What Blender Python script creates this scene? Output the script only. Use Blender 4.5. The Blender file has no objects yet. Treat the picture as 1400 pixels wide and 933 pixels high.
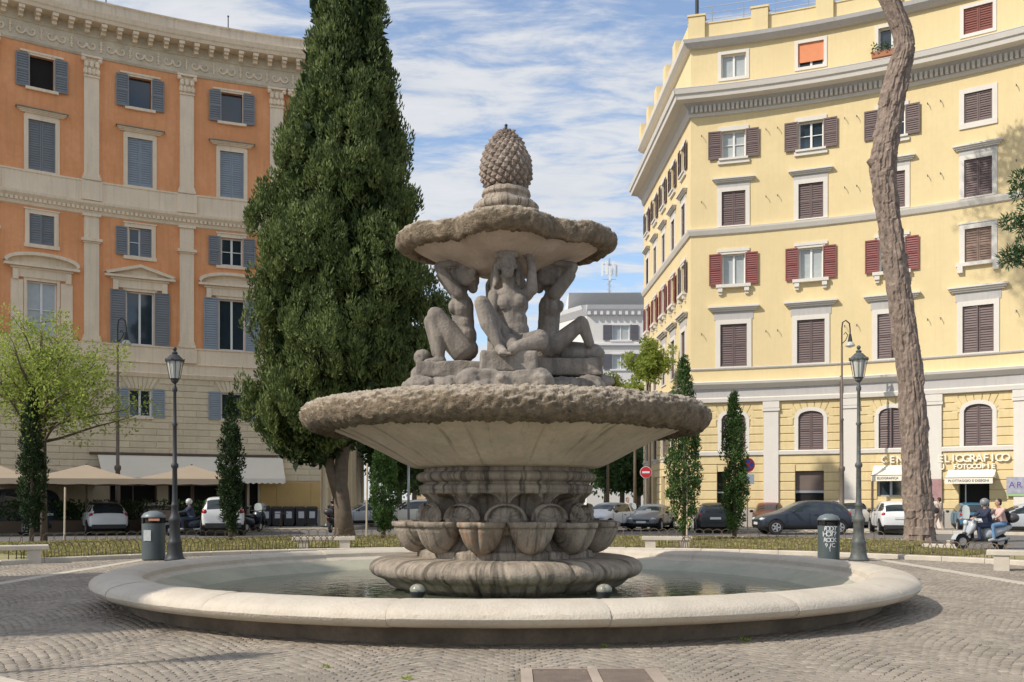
import bpy, bmesh, math, random, re
import numpy as np
from mathutils import Vector, Matrix, noise, Euler
random.seed(7); np.random.seed(7)
PI = math.pi; R = math.radians
sin, cos = math.sin, math.cos
SC = bpy.context.scene; COL = SC.collection
# ------------------------------------------------------------------ camera
FPX, HOR, EYE = 1381.0, 683.0, 1.6          # focal length in px (1400 wide), horizon row, eye height
cam = bpy.data.cameras.new('camera'); camo = bpy.data.objects.new('camera', cam); COL.objects.link(camo)
camo.location = (0, 0, EYE); camo.rotation_euler = (R(90), 0, 0)
cam.sensor_width = 36; cam.lens = FPX/1400*36
cam.shift_y = (HOR-466.5)/1400; cam.clip_end = 3000; cam.clip_start = .1
SC.camera = camo
# ------------------------------------------------------------------ sun and sky
EL, AZ = R(40), R(27)                        # light travels toward (cos AZ, sin AZ)
SUND = Vector((cos(AZ)*cos(EL), sin(AZ)*cos(EL), -sin(EL)))
sl = bpy.data.lights.new('sun', 'SUN'); so = bpy.data.objects.new('sun', sl); COL.objects.link(so)
sl.energy = 2.6; sl.angle = R(.6); sl.color = (1, .93, .82)
so.rotation_euler = SUND.to_track_quat('-Z', 'Y').to_euler()
w = bpy.data.worlds.new('World'); SC.world = w; w.use_nodes = True
nt = w.node_tree; nt.nodes.clear(); N = nt.nodes.new; L = nt.links.new
sky = N('ShaderNodeTexSky'); sky.sky_type = 'NISHITA'; sky.sun_disc = False
sky.sun_elevation = EL; sky.sun_rotation = math.atan2(-SUND.x, -SUND.y)
sky.air_density = 1.0; sky.dust_density = .7; sky.ozone_density = 2.2
bg = N('ShaderNodeBackground'); bg.inputs[1].default_value = .125; L(sky.outputs[0], bg.inputs[0])
tc = N('ShaderNodeTexCoord'); sp = N('ShaderNodeSeparateXYZ'); L(tc.outputs['Generated'], sp.inputs[0])
def mth(op, a, b=None, c=None):
    n = N('ShaderNodeMath'); n.operation = op
    for i, v in enumerate((a, b, c)):
        if v is None: continue
        if isinstance(v, (int, float)): n.inputs[i].default_value = v
        else: L(v, n.inputs[i])
    return n.outputs[0]
zz = mth('ADD', mth('MAXIMUM', sp.outputs[2], 0.0), .16)
u_ = mth('DIVIDE', sp.outputs[0], zz); v_ = mth('DIVIDE', sp.outputs[1], zz)
cb = N('ShaderNodeCombineXYZ'); L(u_, cb.inputs[0]); L(v_, cb.inputs[1])
mp = N('ShaderNodeMapping'); L(cb.outputs[0], mp.inputs[0]); mp.inputs['Rotation'].default_value = (0, 0, R(8)); mp.inputs['Scale'].default_value = (1.0, 2.3, 1); mp.inputs['Location'].default_value = (3.1, 1.7, 0)
n1 = N('ShaderNodeTexNoise'); n1.inputs['Scale'].default_value = 1.1; n1.inputs['Detail'].default_value = 3; n1.inputs['Roughness'].default_value = .5; L(mp.outputs[0], n1.inputs['Vector'])
n2 = N('ShaderNodeTexNoise'); n2.inputs['Scale'].default_value = 5.4; n2.inputs['Detail'].default_value = 7; n2.inputs['Roughness'].default_value = .62; n2.inputs['Distortion'].default_value = .35; L(mp.outputs[0], n2.inputs['Vector'])
f_ = mth('ADD', mth('MULTIPLY', n1.outputs[0], .62), mth('MULTIPLY', n2.outputs[0], .62))
rp = N('ShaderNodeMapRange'); rp.interpolation_type = 'SMOOTHSTEP'; L(f_, rp.inputs[0])
rp.inputs[1].default_value = .51; rp.inputs[2].default_value = .70; rp.inputs[3].default_value = .10; rp.inputs[4].default_value = .93
cr = N('ShaderNodeMixRGB'); L(n2.outputs[0], cr.inputs[0]); cr.inputs[1].default_value = (.52, .56, .63, 1); cr.inputs[2].default_value = (.86, .86, .86, 1)
bg2 = N('ShaderNodeBackground'); bg2.inputs[1].default_value = .68; L(cr.outputs[0], bg2.inputs[0])
mx = N('ShaderNodeMixShader'); L(rp.outputs[0], mx.inputs[0]); L(bg.outputs[0], mx.inputs[1]); L(bg2.outputs[0], mx.inputs[2])
wo = N('ShaderNodeOutputWorld'); L(mx.outputs[0], wo.inputs[0])
SC.view_settings.view_transform = 'Standard'; SC.view_settings.look = 'None'
SC.view_settings.exposure = 0.66; SC.view_settings.gamma = 1
# ------------------------------------------------------------------ helpers
CX, CY = 0.0, 17.1                            # centre of the round square = fountain axis
FX = -0.1                                     # fountain axis x
def px_x(px, Z): return (px-700)/FPX*Z
def gz(py, h=0.0): return (EYE-h)*FPX/(py-HOR)
def hz(py, Z): return EYE+(HOR-py)*Z/FPX

MATS = {}
def M(name, col=(.5, .5, .5), rough=.85, var=.12, sc=1.5, bump=.0, bsc=30, streak=0, scol=None, isl=0, metal=0, spec=.5, dark=None, dsc=.6, damt=0, polar=0, pcol=None, pale_top=None, pth=.50):
    """stone / paint / metal: colour with patchy wear, optional vertical rain streaks, per-piece variation and fine relief"""
    if name in MATS: return MATS[name]
    m = bpy.data.materials.new(name); m.use_nodes = True; MATS[name] = m
    t = m.node_tree; b = t.nodes['Principled BSDF']; n = t.nodes.new; l = t.links.new
    geo = n('ShaderNodeNewGeometry'); tco = n('ShaderNodeTexCoord')
    def noi(s, d=4, vec=None, ro=.55):
        q = n('ShaderNodeTexNoise'); q.inputs['Scale'].default_value = s; q.inputs['Detail'].default_value = d; q.inputs['Roughness'].default_value = ro
        l(vec or geo.outputs['Position'], q.inputs['Vector']); return q.outputs[0]
    def mr(x, a, b_, c, d):
        q = n('ShaderNodeMapRange'); l(x, q.inputs[0])
        for i, v in enumerate((a, b_, c, d)): q.inputs[i+1].default_value = v
        return q.outputs[0]
    def mix(fac, a, b_, mode='MIX'):
        q = n('ShaderNodeMixRGB'); q.blend_type = mode
        for i, v in enumerate((fac, a, b_)):
            if hasattr(v, 'links') or hasattr(v, 'is_linked'): l(v, q.inputs[i])
            elif isinstance(v, (int, float)): q.inputs[i].default_value = v
            else: q.inputs[i].default_value = (*v, 1)
        return q.outputs[0]
    c = mix(mr(noi(sc), .3, .7, 0, 1), tuple(x*(1-var) for x in col), tuple(min(1, x*(1+var)) for x in col))
    if var > 0: c = mix(mr(noi(sc*9, 3), .3, .7, 0, .5), c, tuple(x*(1-var*1.3) for x in col))
    if damt: c = mix(mr(noi(dsc, 6, ro=.65), .46, .66, 0, damt), c, dark or tuple(x*.45 for x in col))
    if polar:
        s_ = n('ShaderNodeSeparateXYZ'); l(geo.outputs['Position'], s_.inputs[0])
        def mm(op, x, y=None):
            q = n('ShaderNodeMath'); q.operation = op
            for i, v in enumerate((x, y)):
                if v is None: continue
                if isinstance(v, (int, float)): q.inputs[i].default_value = v
                else: l(v, q.inputs[i])
            return q.outputs[0]
        an = mm('ARCTAN2', mm('ADD', s_.outputs[0], -FX), mm('SUBTRACT', CY, s_.outputs[1])); cb = n('ShaderNodeCombineXYZ'); l(mm('MULTIPLY', an, 7.0), cb.inputs[0]); l(mm('MULTIPLY', s_.outputs[2], .55), cb.inputs[1])
        c = mix(mr(noi(1.6, 6, cb.outputs[0], .7), pth, pth+.12, 0, polar), c, pcol or tuple(x*.35 for x in col))
    if streak:
        mp = n('ShaderNodeMapping'); l(geo.outputs['Position'], mp.inputs[0]); mp.inputs['Scale'].default_value = (5, 5, .35)
        c = mix(mr(noi(1.3, 4, mp.outputs[0]), .48, .68, 0, streak), c, scol or tuple(x*.5 for x in col))
    if pale_top:                                    # paler colour on the upward faces, broken up by noise
        s2 = n('ShaderNodeSeparateXYZ'); l(geo.outputs['Normal'], s2.inputs[0]); q2 = n('ShaderNodeMath'); q2.operation = 'MULTIPLY_ADD'; l(noi(9, 5, ro=.7), q2.inputs[0]); q2.inputs[1].default_value = 1.6; l(s2.outputs[2], q2.inputs[2])
        c = mix(mr(q2.outputs[0], 1.05, 1.75, 0, .95), c, pale_top)
    if isl:
        c = mix(mr(geo.outputs['Random Per Island'], 0, 1, 0, 1), mix(1, c, (1-isl,)*3, 'MULTIPLY'), mix(1, c, (1+isl,)*3, 'MULTIPLY'))
    l(c, b.inputs['Base Color']); b.inputs['Roughness'].default_value = rough; b.inputs['Metallic'].default_value = metal
    b.inputs['Specular IOR Level'].default_value = spec
    if bump:
        bp = n('ShaderNodeBump'); bp.inputs['Strength'].default_value = bump; bp.inputs['Distance'].default_value = .02
        l(noi(bsc, 5), bp.inputs['Height']); l(bp.outputs[0], b.inputs['Normal'])
    return m
def glass_mat(name, col=(.03, .045, .06), rough=.06):
    m = M(name, col, rough=rough, var=.2, sc=.4, spec=.9); return m
def leaf_mat(name, a, b_, trans=.3):
    m = bpy.data.materials.new(name); m.use_nodes = True; t = m.node_tree; b = t.nodes['Principled BSDF']; n = t.nodes.new; l = t.links.new
    g = n('ShaderNodeNewGeometry'); nz = n('ShaderNodeTexNoise'); nz.inputs['Scale'].default_value = 1.5; l(g.outputs['Position'], nz.inputs['Vector'])
    ad = n('ShaderNodeMath'); ad.operation = 'MULTIPLY_ADD'; l(g.outputs['Random Per Island'], ad.inputs[0]); ad.inputs[1].default_value = .5
    mr = n('ShaderNodeMapRange'); l(nz.outputs[0], mr.inputs[0]); mr.inputs[1].default_value = .38; mr.inputs[2].default_value = .62; mr.inputs[4].default_value = .55; l(mr.outputs[0], ad.inputs[2])
    mx = n('ShaderNodeMixRGB'); l(ad.outputs[0], mx.inputs[0]); mx.inputs[1].default_value = (*a, 1); mx.inputs[2].default_value = (*b_, 1)
    l(mx.outputs[0], b.inputs['Base Color']); b.inputs['Roughness'].default_value = .6; b.inputs['Specular IOR Level'].default_value = .25
    tr = n('ShaderNodeBsdfTranslucent'); l(mx.outputs[0], tr.inputs[0]); ms = n('ShaderNodeMixShader'); ms.inputs[0].default_value = trans
    l(b.outputs[0], ms.inputs[1]); l(tr.outputs[0], ms.inputs[2]); l(ms.outputs[0], t.nodes['Material Output'].inputs[0]); return m

class MB:
    def __init__(s): s.v = []; s.f = []; s.m = []
    def add(s, vs, fs, mi=0):
        o = len(s.v); s.v += [tuple(p) for p in vs]; s.f += [tuple(i+o for i in f) for f in fs]; s.m += [mi]*len(fs); return s
    def box(s, x0, x1, y0, y1, z0, z1, mi=0, mat=None):
        vs = [Vector((x, y, z)) for x in (x0, x1) for y in (y0, y1) for z in (z0, z1)]
        if mat is not None: vs = [mat @ q for q in vs]
        return s.add(vs, [(0,1,3,2),(4,6,7,5),(0,4,5,1),(2,3,7,6),(0,2,6,4),(1,5,7,3)], mi)
    def cbox(s, x0, x1, y0, y1, z0, z1, c=.02, mi=0):
        """box with chamfered edges on the -y face"""
        vs = [(x0,y1,z0),(x1,y1,z0),(x1,y1,z1),(x0,y1,z1),(x0,y0+c,z0),(x1,y0+c,z0),(x1,y0+c,z1),(x0,y0+c,z1),(x0+c,y0,z0+c),(x1-c,y0,z0+c),(x1-c,y0,z1-c),(x0+c,y0,z1-c)]
        return s.add(vs, [(8,9,10,11),(4,5,9,8),(5,6,10,9),(6,7,11,10),(7,4,8,11),(0,1,5,4),(1,2,6,5),(2,3,7,6),(3,0,4,7)], mi)
    def rings(s, rings, closed=True, cap0=False, cap1=False, mi=0):
        n = len(rings[0]); vs = [p for r in rings for p in r]; fs = []
        for i in range(len(rings)-1):
            for j in range(n if closed else n-1):
                k = (j+1) % n; fs.append((i*n+j, i*n+k, (i+1)*n+k, (i+1)*n+j))
        if cap0: fs.append(tuple(range(n))[::-1])
        if cap1: fs.append(tuple((len(rings)-1)*n+j for j in range(n)))
        return s.add(vs, fs, mi)
    def tube(s, pts, rad, n=8, mi=0, caps=True):
        pts = [Vector(p) for p in pts]; rs = rad if isinstance(rad, (list, tuple)) else [rad]*len(pts); rr = []
        up = Vector((0, 0, 1)); a = None
        for i, p in enumerate(pts):
            d = (pts[min(i+1, len(pts)-1)]-pts[max(i-1, 0)])
            if d.length < 1e-9: d = Vector((0,0,1))
            d.normalize()
            if a is None: a = d.orthogonal().normalized()
            a = (a-d*a.dot(d)); a = a.normalized() if a.length > 1e-6 else d.orthogonal().normalized(); b = d.cross(a)
            rr.append([p+(a*cos(2*PI*k/n)+b*sin(2*PI*k/n))*rs[i] for k in range(n)])
        return s.rings(rr, True, caps, caps, mi)
    def lathe(s, prof, n=24, c=(0, 0), mi=0, cap0=False, cap1=False):
        return s.rings([[(c[0]+r*cos(2*PI*k/n), c[1]+r*sin(2*PI*k/n), z) for k in range(n)] for r, z in prof], True, cap0, cap1, mi)
    def ball(s, c, r, n=10, mi=0, mat=None):
        r = r if isinstance(r, (tuple, list)) else (r, r, r); rr = []
        for i in range(n//2+1):
            a = -PI/2+PI*i/(n//2); a = max(-PI/2+.02, min(PI/2-.02, a))
            ring = [Vector((r[0]*cos(a)*cos(2*PI*k/n), r[1]*cos(a)*sin(2*PI*k/n), r[2]*sin(a))) for k in range(n)]
            rr.append([Vector(c)+((mat @ q) if mat is not None else q) for q in ring])
        return s.rings(rr, True, True, True, mi)
    def cap(s, a, b, ra, rb, n=14):
        """tapered capsule, closed"""
        a = Vector(a); b = Vector(b); d = b-a; Ln = d.length; d = d.normalized() if Ln > 1e-6 else Vector((0,0,1)); u = d.orthogonal().normalized(); v = d.cross(u); rr = []
        for t in (-80, -45, -15, 10):
            rr.append((a+d*ra*sin(R(t)), ra*cos(R(t))))
        for t in (-10, 15, 45, 80):
            rr.append((b+d*rb*sin(R(t)), rb*cos(R(t))))
        return s.rings([[c+(u*cos(2*PI*k/n)+v*sin(2*PI*k/n))*r for k in range(n)] for c, r in rr], True, True, True)
    def mesh(s, name, mats=None, smooth=False):
        me = bpy.data.meshes.new(name); me.from_pydata(s.v, [], s.f)
        for m in (mats if isinstance(mats, (list, tuple)) else [mats] if mats else []): me.materials.append(m)
        if any(s.m): me.polygons.foreach_set('material_index', s.m)
        if smooth: me.polygons.foreach_set('use_smooth', [True]*len(me.polygons))
        me.update(); return me
    def build(s, name, mats=None, parent=None, smooth=False, loc=None, rz=0):
        return obj(name, s.mesh(name, mats, smooth), parent, loc, rz)
def obj(name, me, parent=None, loc=None, rz=0, rot=None):
    o = bpy.data.objects.new(name, me); COL.objects.link(o)
    if loc is not None: o.location = loc
    o.rotation_euler = rot if rot is not None else (0, 0, rz)
    if parent is not None: o.parent = parent
    return o
def tag(o, label=None, cat=None, group=None, kind=None):
    if label: o['label'] = label
    if cat: o['category'] = cat
    if group: o['group'] = group
    if kind: o['kind'] = kind
    return o
def thing(name, label, cat, loc=(0, 0, 0), rz=0, group=None):
    return tag(obj(name, None, None, loc, rz), label, cat, group)
def struct(name, mb, mat, parent=None, smooth=False):
    o = mb.build(name, mat, parent, smooth)
    if parent is None: o['kind'] = 'structure'
    return o
def copy_tree(o, parent=None):
    c = o.copy(); COL.objects.link(c); c.parent = parent
    for ch in list(o.children): copy_tree(ch, c)
    return c
def sm_angle(o, deg=40):
    me = o.data; me.polygons.foreach_set('use_smooth', [True]*len(me.polygons)); me.set_sharp_from_angle(angle=R(deg)); return o
def evaluated(o, name):
    dg = bpy.context.evaluated_depsgraph_get(); me = bpy.data.meshes.new_from_object(o.evaluated_get(dg)); me.name = name
    old = o.data; o.modifiers.clear(); o.data = me; bpy.data.meshes.remove(old); return me
def blob(name, mb, mat, voxel, parent=None, loc=None, rz=0, smooth=6, fac=.5):
    """union of closed shapes melted into one continuous skin"""
    o = mb.build(name, mat, parent, True, loc, rz)
    m = o.modifiers.new('r', 'REMESH'); m.mode = 'VOXEL'; m.voxel_size = voxel; m.use_smooth_shade = True
    if smooth:
        k = o.modifiers.new('s', 'SMOOTH'); k.iterations = smooth; k.factor = fac
    evaluated(o, name)
    if not o.data.materials: o.data.materials.append(mat)
    return o
def fbm(p, s=1, o=4): return noise.fractal(Vector(p)*s, 1.0, 2.0, o)

# ------------------------------------------------------------------ materials
m_orange = M('orange_render', (.82, .365, .16), .92, .13, .5, .25, 25, streak=.42, scol=(.60, .27, .125), damt=.3, dark=(.80, .44, .25), dsc=.5)
m_yellow = M('yellow_render', (.76, .615, .345), .92, .06, .4, .2, 25, streak=.24, scol=(.66, .51, .28), damt=.25, dark=(.68, .54, .30), dsc=.3)
m_cream = M('cream_travertine', (.87, .72, .535), .85, .10, 1.2, .3, 18, streak=.32, scol=(.52, .44, .33), damt=.25, dark=(.56, .48, .37))
m_rust = M('rusticated_stone', (.73, .62, .44), .88, .10, .7, .35, 22, streak=.25, scol=(.55, .46, .32), isl=.06)
m_white = M('white_plaster_trim', (.72, .68, .615), .8, .04, 1, .1, 20, streak=.15, scol=(.62, .57, .5))
m_greytrim = M('grey_frieze_plaster', (.50, .48, .46), .85, .06, .6, .15, 20, streak=.15)
m_plinth = M('grey_plinth', (.46, .43, .38), .85, .1, .6, .2, 20, damt=.2)
m_shgrey = M('grey_blue_shutter_paint', (.21, .225, .24), .6, .08, 2)
m_shlight = M('pale_blue_shutter_paint', (.29, .33, .375), .6, .08, 2)
m_shbrown = M('dark_brown_shutter_paint', (.155, .108, .104), .6, .10, 2)
m_shred = M('dark_red_shutter_paint', (.23, .06, .055), .55, .10, 2)
m_shfade = M('faded_brown_shutter_paint', (.26, .175, .135), .7, .10, 2)
m_shmaroon = M('maroon_blind_paint', (.22, .07, .055), .7, .08, 2)
m_blind = M('orange_roller_blind', (.72, .27, .13), .8, .06, 4)
m_frame = M('white_window_paint', (.78, .78, .76), .5, .03, 2)
m_pane = glass_mat('window_glass')
m_pane2 = glass_mat('curtained_glass', (.42, .45, .44), .15)
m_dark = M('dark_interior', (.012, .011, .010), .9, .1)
m_iron = M('black_iron', (.035, .038, .042), .55, .2, 6, .1, 60, spec=.4)
m_irong = M('grey_green_iron', (.085, .095, .09), .55, .3, 7, .15, 60, damt=.5, dark=(.2, .19, .17), dsc=4)
m_rusti = M('rusty_iron', (.17, .125, .08), .7, .3, 8)
m_roofg = M('roof_membrane', (.22, .20, .18), .9, .1)
m_metal = M('galvanised_metal', (.45, .47, .48), .4, .1, 3, metal=.7)
m_lampglass = M('frosted_lantern_glass', (.55, .55, .50), .25, .05, 3)
m_trav = M('rim_travertine', (.60, .53, .43), .75, .09, 1.6, .55, 30, damt=.45, dark=(.45, .37, .28), dsc=3.2, isl=.05, polar=.18, pcol=(.36, .29, .22))
m_fstone = M('weathered_fountain_stone', (.36, .298, .235), .88, .28, 2.6, .8, 30, polar=.9, pcol=(.075, .06, .045), streak=.45, scol=(.12, .10, .08), damt=.45, dark=(.50, .43, .34), dsc=1.6)
m_fbowl = M('pale_bowl_stone', (.68, .56, .44), .85, .15, 1.6, .5, 26, polar=.7, pth=.555, pcol=(.15, .11, .075), streak=.2, scol=(.25, .205, .15), damt=.3, dark=(.34, .28, .20), dsc=1.1)
m_ubowl = M('upper_bowl_stone', (.50, .41, .33), .85, .18, 2.0, .4, 30, polar=.35, pth=.56, pcol=(.25, .2, .15), damt=.35, dark=(.34, .27, .21), dsc=1.6)
m_crust = M('limescale_crust', (.235, .18, .12), .95, .35, 7, 1.6, 34, damt=.8, dark=(.085, .065, .04), dsc=9, pale_top=(.47, .40, .315))
m_statue = M('statue_stone', (.265, .23, .195), .88, .30, 2.4, .7, 30, streak=.8, scol=(.13, .115, .10), damt=.35, dark=(.40, .355, .30), dsc=3.5)
m_ruststain = M('rust_stained_stone', (.33, .265, .20), .85, .25, 4, .6, 30, streak=.7, scol=(.30, .12, .035), polar=.6, pcol=(.06, .045, .035), damt=.4, dark=(.10, .075, .055), dsc=3)
m_basew = M('dark_brown_base_stone', (.25, .195, .145), .9, .3, 2, .5, 20, damt=.5, dark=(.07, .055, .04), dsc=1.2)  # browner and darker than the rim stone, with near-black blotches
m_cobble = M('basalt_cobble', (.31, .265, .21), .85, .20, .8, .4, 60, isl=.17, damt=.35, dark=(.30, .245, .19), dsc=.5)
m_bed = M('cobble_joint_sand', (.235, .20, .152), .95, .2, 3, .3, 50, damt=.35, dark=(.12, .15, .05), dsc=.9)
m_asph = M('road_setts', (.17, .16, .155), .9, .18, 1, .5, 12, isl=0)
m_pave = M('pavement', (.30, .28, .25), .9, .12, 1, .3, 20)
m_kerb = M('kerb_travertine', (.55, .49, .40), .85, .12, 2, .3, 20, isl=.08)
m_grass = M('dry_grass_ground', (.31, .285, .13), .95, .35, 1.2, .5, 30, damt=.5, dark=(.30, .25, .14), dsc=.5)
m_bark = M('pine_bark', (.30, .23, .185), .95, .35, 5, 1.0, 12, damt=.75, dark=(.13, .095, .08), dsc=4.5)
m_bark2 = M('grey_brown_bark', (.15, .115, .085), .95, .25, 4, .6, 20, streak=.3)
m_grate = M('brown_stone_plate', (.20, .15, .115), .8, .2, 4, .5, 60, damt=.4, dsc=5)
m_umb = M('beige_parasol_cloth', (.36, .29, .215), .85, .05, 1, isl=.05)
m_awn = M('white_awning_cloth', (.84, .77, .65), .85, .04, 1)
lf_cyp = leaf_mat('cypress_leaf', (.042, .068, .022), (.19, .24, .075), .22)
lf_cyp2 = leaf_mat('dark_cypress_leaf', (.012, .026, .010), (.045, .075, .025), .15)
lf_slim = leaf_mat('slim_cypress_leaf', (.025, .06, .015), (.10, .17, .045), .2)
lf_young = leaf_mat('young_leaf', (.20, .27, .045), (.46, .52, .13), .5)
lf_pine = leaf_mat('pine_needle', (.03, .07, .03), (.08, .15, .06), .25)
lf_mid = leaf_mat('street_tree_leaf', (.03, .065, .02), (.08, .14, .04), .3)
lf_grass = leaf_mat('grass_blade', (.20, .20, .06), (.46, .41, .18), .4)

# ------------------------------------------------------------------ ground, road, pavements
def disc(mb, r0, r1, z, t0=0, t1=360, n=120, zf=None):
    full = abs(t1-t0) >= 359.9; rr = []
    for k in range(n if full else n+1):
        t = R(t0+(t1-t0)*k/n); rr.append(t)
    a = [(CX+r0*sin(t), CY+r0*cos(t), z) for t in rr]; b = [(CX+(r1(math.degrees(t)) if callable(r1) else r1)*sin(t), CY+(r1(math.degrees(t)) if callable(r1) else r1)*cos(t), z) for t in rr]
    m = len(rr); fs = [(i, i+m, (i+1) % m+m, (i+1) % m) for i in range(m if full else m-1)]
    mb.add(a+b, fs); return mb
g = MB(); g.add([(-1500, -400, -.1), (1500, -400, -.1), (1500, 2500, -.1), (-1500, 2500, -.1)], [(0, 1, 2, 3)])
struct('ground', g, M('earth_ground', (.2, .18, .14), .95, .2, .1))
g = MB(); g.add([(-140, -60, -.03), (140, -60, -.03), (140, 260, -.03), (-140, 260, -.03)], [(0, 1, 2, 3)])
struct('road', g, m_asph)
def gro(t): t = abs(t) if t > 0 else 0; k = max(0, min(1, (t-36.5)/5)); return 25.3-6.6*k*k*(3-2*k)
def annulus_kerb(name, r0f, r1f, z0, z1, t0, t1, dl, parent=None, mat=m_kerb):
    """ring of separate kerb stones; shares meshes by piece"""
    t = t0; objs = []
    while t < t1:
        rr = r0f(t) if callable(r0f) else r0f; ww = (r1f-rr) if not callable(r0f) else .22
        step = math.degrees(dl/rr); tm = t+step/2; key = ('kerb', round(rr, 1), ww, z1, dl)
        if key not in KM:
            b = MB(); hw = dl/2-.006
            b.cbox(-hw, hw, 0, ww, z0, z1, .02); b.add([(-hw+.02, .0, z1), (hw-.02, 0, z1), (hw, ww, z1), (-hw, ww, z1)], [(0, 1, 2, 3)])
            bb = MB(); c = .02
            bb.add([(-hw,0,z0),(hw,0,z0),(hw,0,z1-c),(-hw,0,z1-c),(-hw+c,c,z1),(hw-c,c,z1),(hw,ww,z1),(-hw,ww,z1),(-hw,ww,z0),(hw,ww,z0)], [(0,1,2,3),(3,2,5,4),(4,5,6,7),(1,9,6,2),(0,3,7,8),(2,6,5),(3,4,7),(7,6,9,8)])
            KM[key] = bb.mesh('kerb_stone', mat)
        o = obj('kerb_stone', KM[key], parent, (CX+rr*sin(R(tm)), CY+rr*cos(R(tm)), random.uniform(-.004, .004)), -R(tm)+random.uniform(-.004, .004)); objs.append(o)
        t += step
    return objs
KM = {}
g = MB(); disc(g, 0, 14.35, -.009, n=160); bed = struct('paving', g, m_bed)
k1 = tag(obj('plaza_kerb', None), kind='structure')
annulus_kerb('plaza_kerb', 14.35, 14.6, -.03, .12, -64, 64, 1.15, k1)
g = MB(); disc(g, 14.59, gro, .07, -64, 64, 150); gp = struct('grass_verge', g, m_grass)
k2 = tag(obj('verge_kerb', None), kind='structure')
annulus_kerb('verge_kerb', lambda t: gro(t)+.0, None, -.03, .11, -64, 64, 1.3, k2)
for (t0, t1) in ((-64, -15.4), (14.3, 64)):
    g = MB(); disc(g, 36.9, 41.3, .12, t0, t1, 60)
    sx = -1 if t0 < 0 else 1
    xx = CX+41.3*sin(R(-15.4 if sx < 0 else 14.3)); yy = CY+41.3*cos(R(15))
    g.add([(xx-sx*2.6, yy-3.6, .12), (xx+sx*.5, yy-.6, .12), (xx+sx*.5, 128, .12), (xx-sx*2.6, 128, .12)], [(0, 1, 2, 3)])
    g.add([(xx-sx*2.6, yy-3.6, -.03), (xx-sx*2.6, yy-3.6, .12), (xx-sx*2.6, 128, .12), (xx-sx*2.6, 128, -.03)], [(0, 1, 2, 3)])
    p = struct('pavement', g, m_pave)
    annulus_kerb('pavement_kerb', 36.6, 36.9, -.03, .125, t0, t1, 1.6, p)

# cobbles in fan-shaped arcs
def cobble_rows():
    out = []; SW, P, A = 1.5, .105, .27
    for k in range(-11, 12):
        x0 = k*SW; nn = 14
        for r in range(-145, 325):
            for j in range(nn):
                u = -1+2*(j+.25+(.5 if r % 2 else 0))/nn
                y = r*P+A*(1-u*u)*(1 if k % 2 == 0 else 1)
                out.append((x0+u*SW/2+random.uniform(-.006, .006), 8.2+y+random.uniform(-.006, .006), math.atan2(-A*2*u, SW/2)))
    return out
cob = []
for x, y, a in cobble_rows():
    x, y = x+.06*noise.noise(Vector((x*.5, y*.5, 3))), y+.06*noise.noise(Vector((x*.5, y*.5, 8)))
    rr = math.hypot(x-CX, y-CY)
    if rr > 14.3 or math.hypot(x-FX, y-CY) < 5.95 or y < 5.2: continue
    if abs(x) > .53*y+2.6 and y > 7: 
        if abs(x) > .53*y+5: continue
    if abs(abs(x)-9.75) < .16 and y > 9: continue                    # the pale stone strips
    if y < 9.58 and 0.02 < x < 1.42: continue                        # the two brown plates
    if -5.0 > x+(9.35-y)*.9 > -5.5 and y < 9.4: pass
    cob.append((x, y, a))
cob.sort(key=lambda c: (0 if (c[1] > 8.78 and abs(c[0]) < .507*c[1]) else 1, c[1]))
def cobm():
    b = MB(); w = .0505; h = .0495; c = .009
    tj = lambda: random.uniform(-.0035, .0035)
    top = [(sx*(w-c)+tj(), sy*(h-c)+tj(), .004+tj()*.6) for sx, sy in ((-1,-1),(1,-1),(1,1),(-1,1))]
    mid = [(sx*w+tj(), sy*h+tj(), -.0015) for sx, sy in ((-1,-1),(1,-1),(1,1),(-1,1))]
    bot = [(p[0], p[1], -.024) for p in mid]
    b.add(bot+mid+top, [(8,9,10,11)]+[(i+4, (i+1)%4+4, (i+1)%4+8, i+8) for i in range(4)]+[(i, (i+1)%4, (i+1)%4+4, i+4) for i in range(4)]); return b
var_ = [cobm() for _ in range(8)]; vm = [v.mesh('cobblestone', m_cobble) for v in var_]
for i, (x, y, a) in enumerate(cob[:300]):
    obj('cobblestone', vm[i % 8], bed, (x, y, random.uniform(-.002, .002)), a).scale = (1/cos(a), cos(a), 1)
rest = np.array(cob[300:]); n = len(rest)
V = np.array([v.v for v in var_])[np.random.randint(0, 8, n)]
ca, sa = np.cos(rest[:, 2])[:, None], np.sin(rest[:, 2])[:, None]
sc_ = np.random.uniform(.93, 1.04, (n, 1))
V = V.copy(); V[:, :, 0] /= ca; V[:, :, 1] *= ca
P = np.empty_like(V); P[:, :, 0] = (V[:, :, 0]*ca-V[:, :, 1]*sa)*sc_+rest[:, 0:1]; P[:, :, 1] = (V[:, :, 0]*sa+V[:, :, 1]*ca)*sc_+rest[:, 1:2]; P[:, :, 2] = V[:, :, 2]+np.random.uniform(-.003, .0025, (n, 1))
F = np.array(var_[0].f)[None]+(np.arange(n)*12)[:, None, None]
def np_mesh(name, P, F, mat, smooth=False):
    me = bpy.data.meshes.new(name); P = P.reshape(-1, 3); F = F.reshape(-1, F.shape[-1]); k = F.shape[1]
    me.vertices.add(len(P)); me.vertices.foreach_set('co', P.astype(np.float32).ravel())
    me.loops.add(F.size); me.loops.foreach_set('vertex_index', F.astype(np.int32).ravel())
    me.polygons.add(len(F)); me.polygons.foreach_set('loop_start', np.arange(0, F.size, k, dtype=np.int32))
    me.materials.append(mat); me.update(calc_edges=True)
    if smooth: me.polygons.foreach_set('use_smooth', [True]*len(F))
    return me
o = obj('cobblestones', np_mesh('cobblestones', P, F, m_cobble), bed); o['kind'] = 'stuff'
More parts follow.
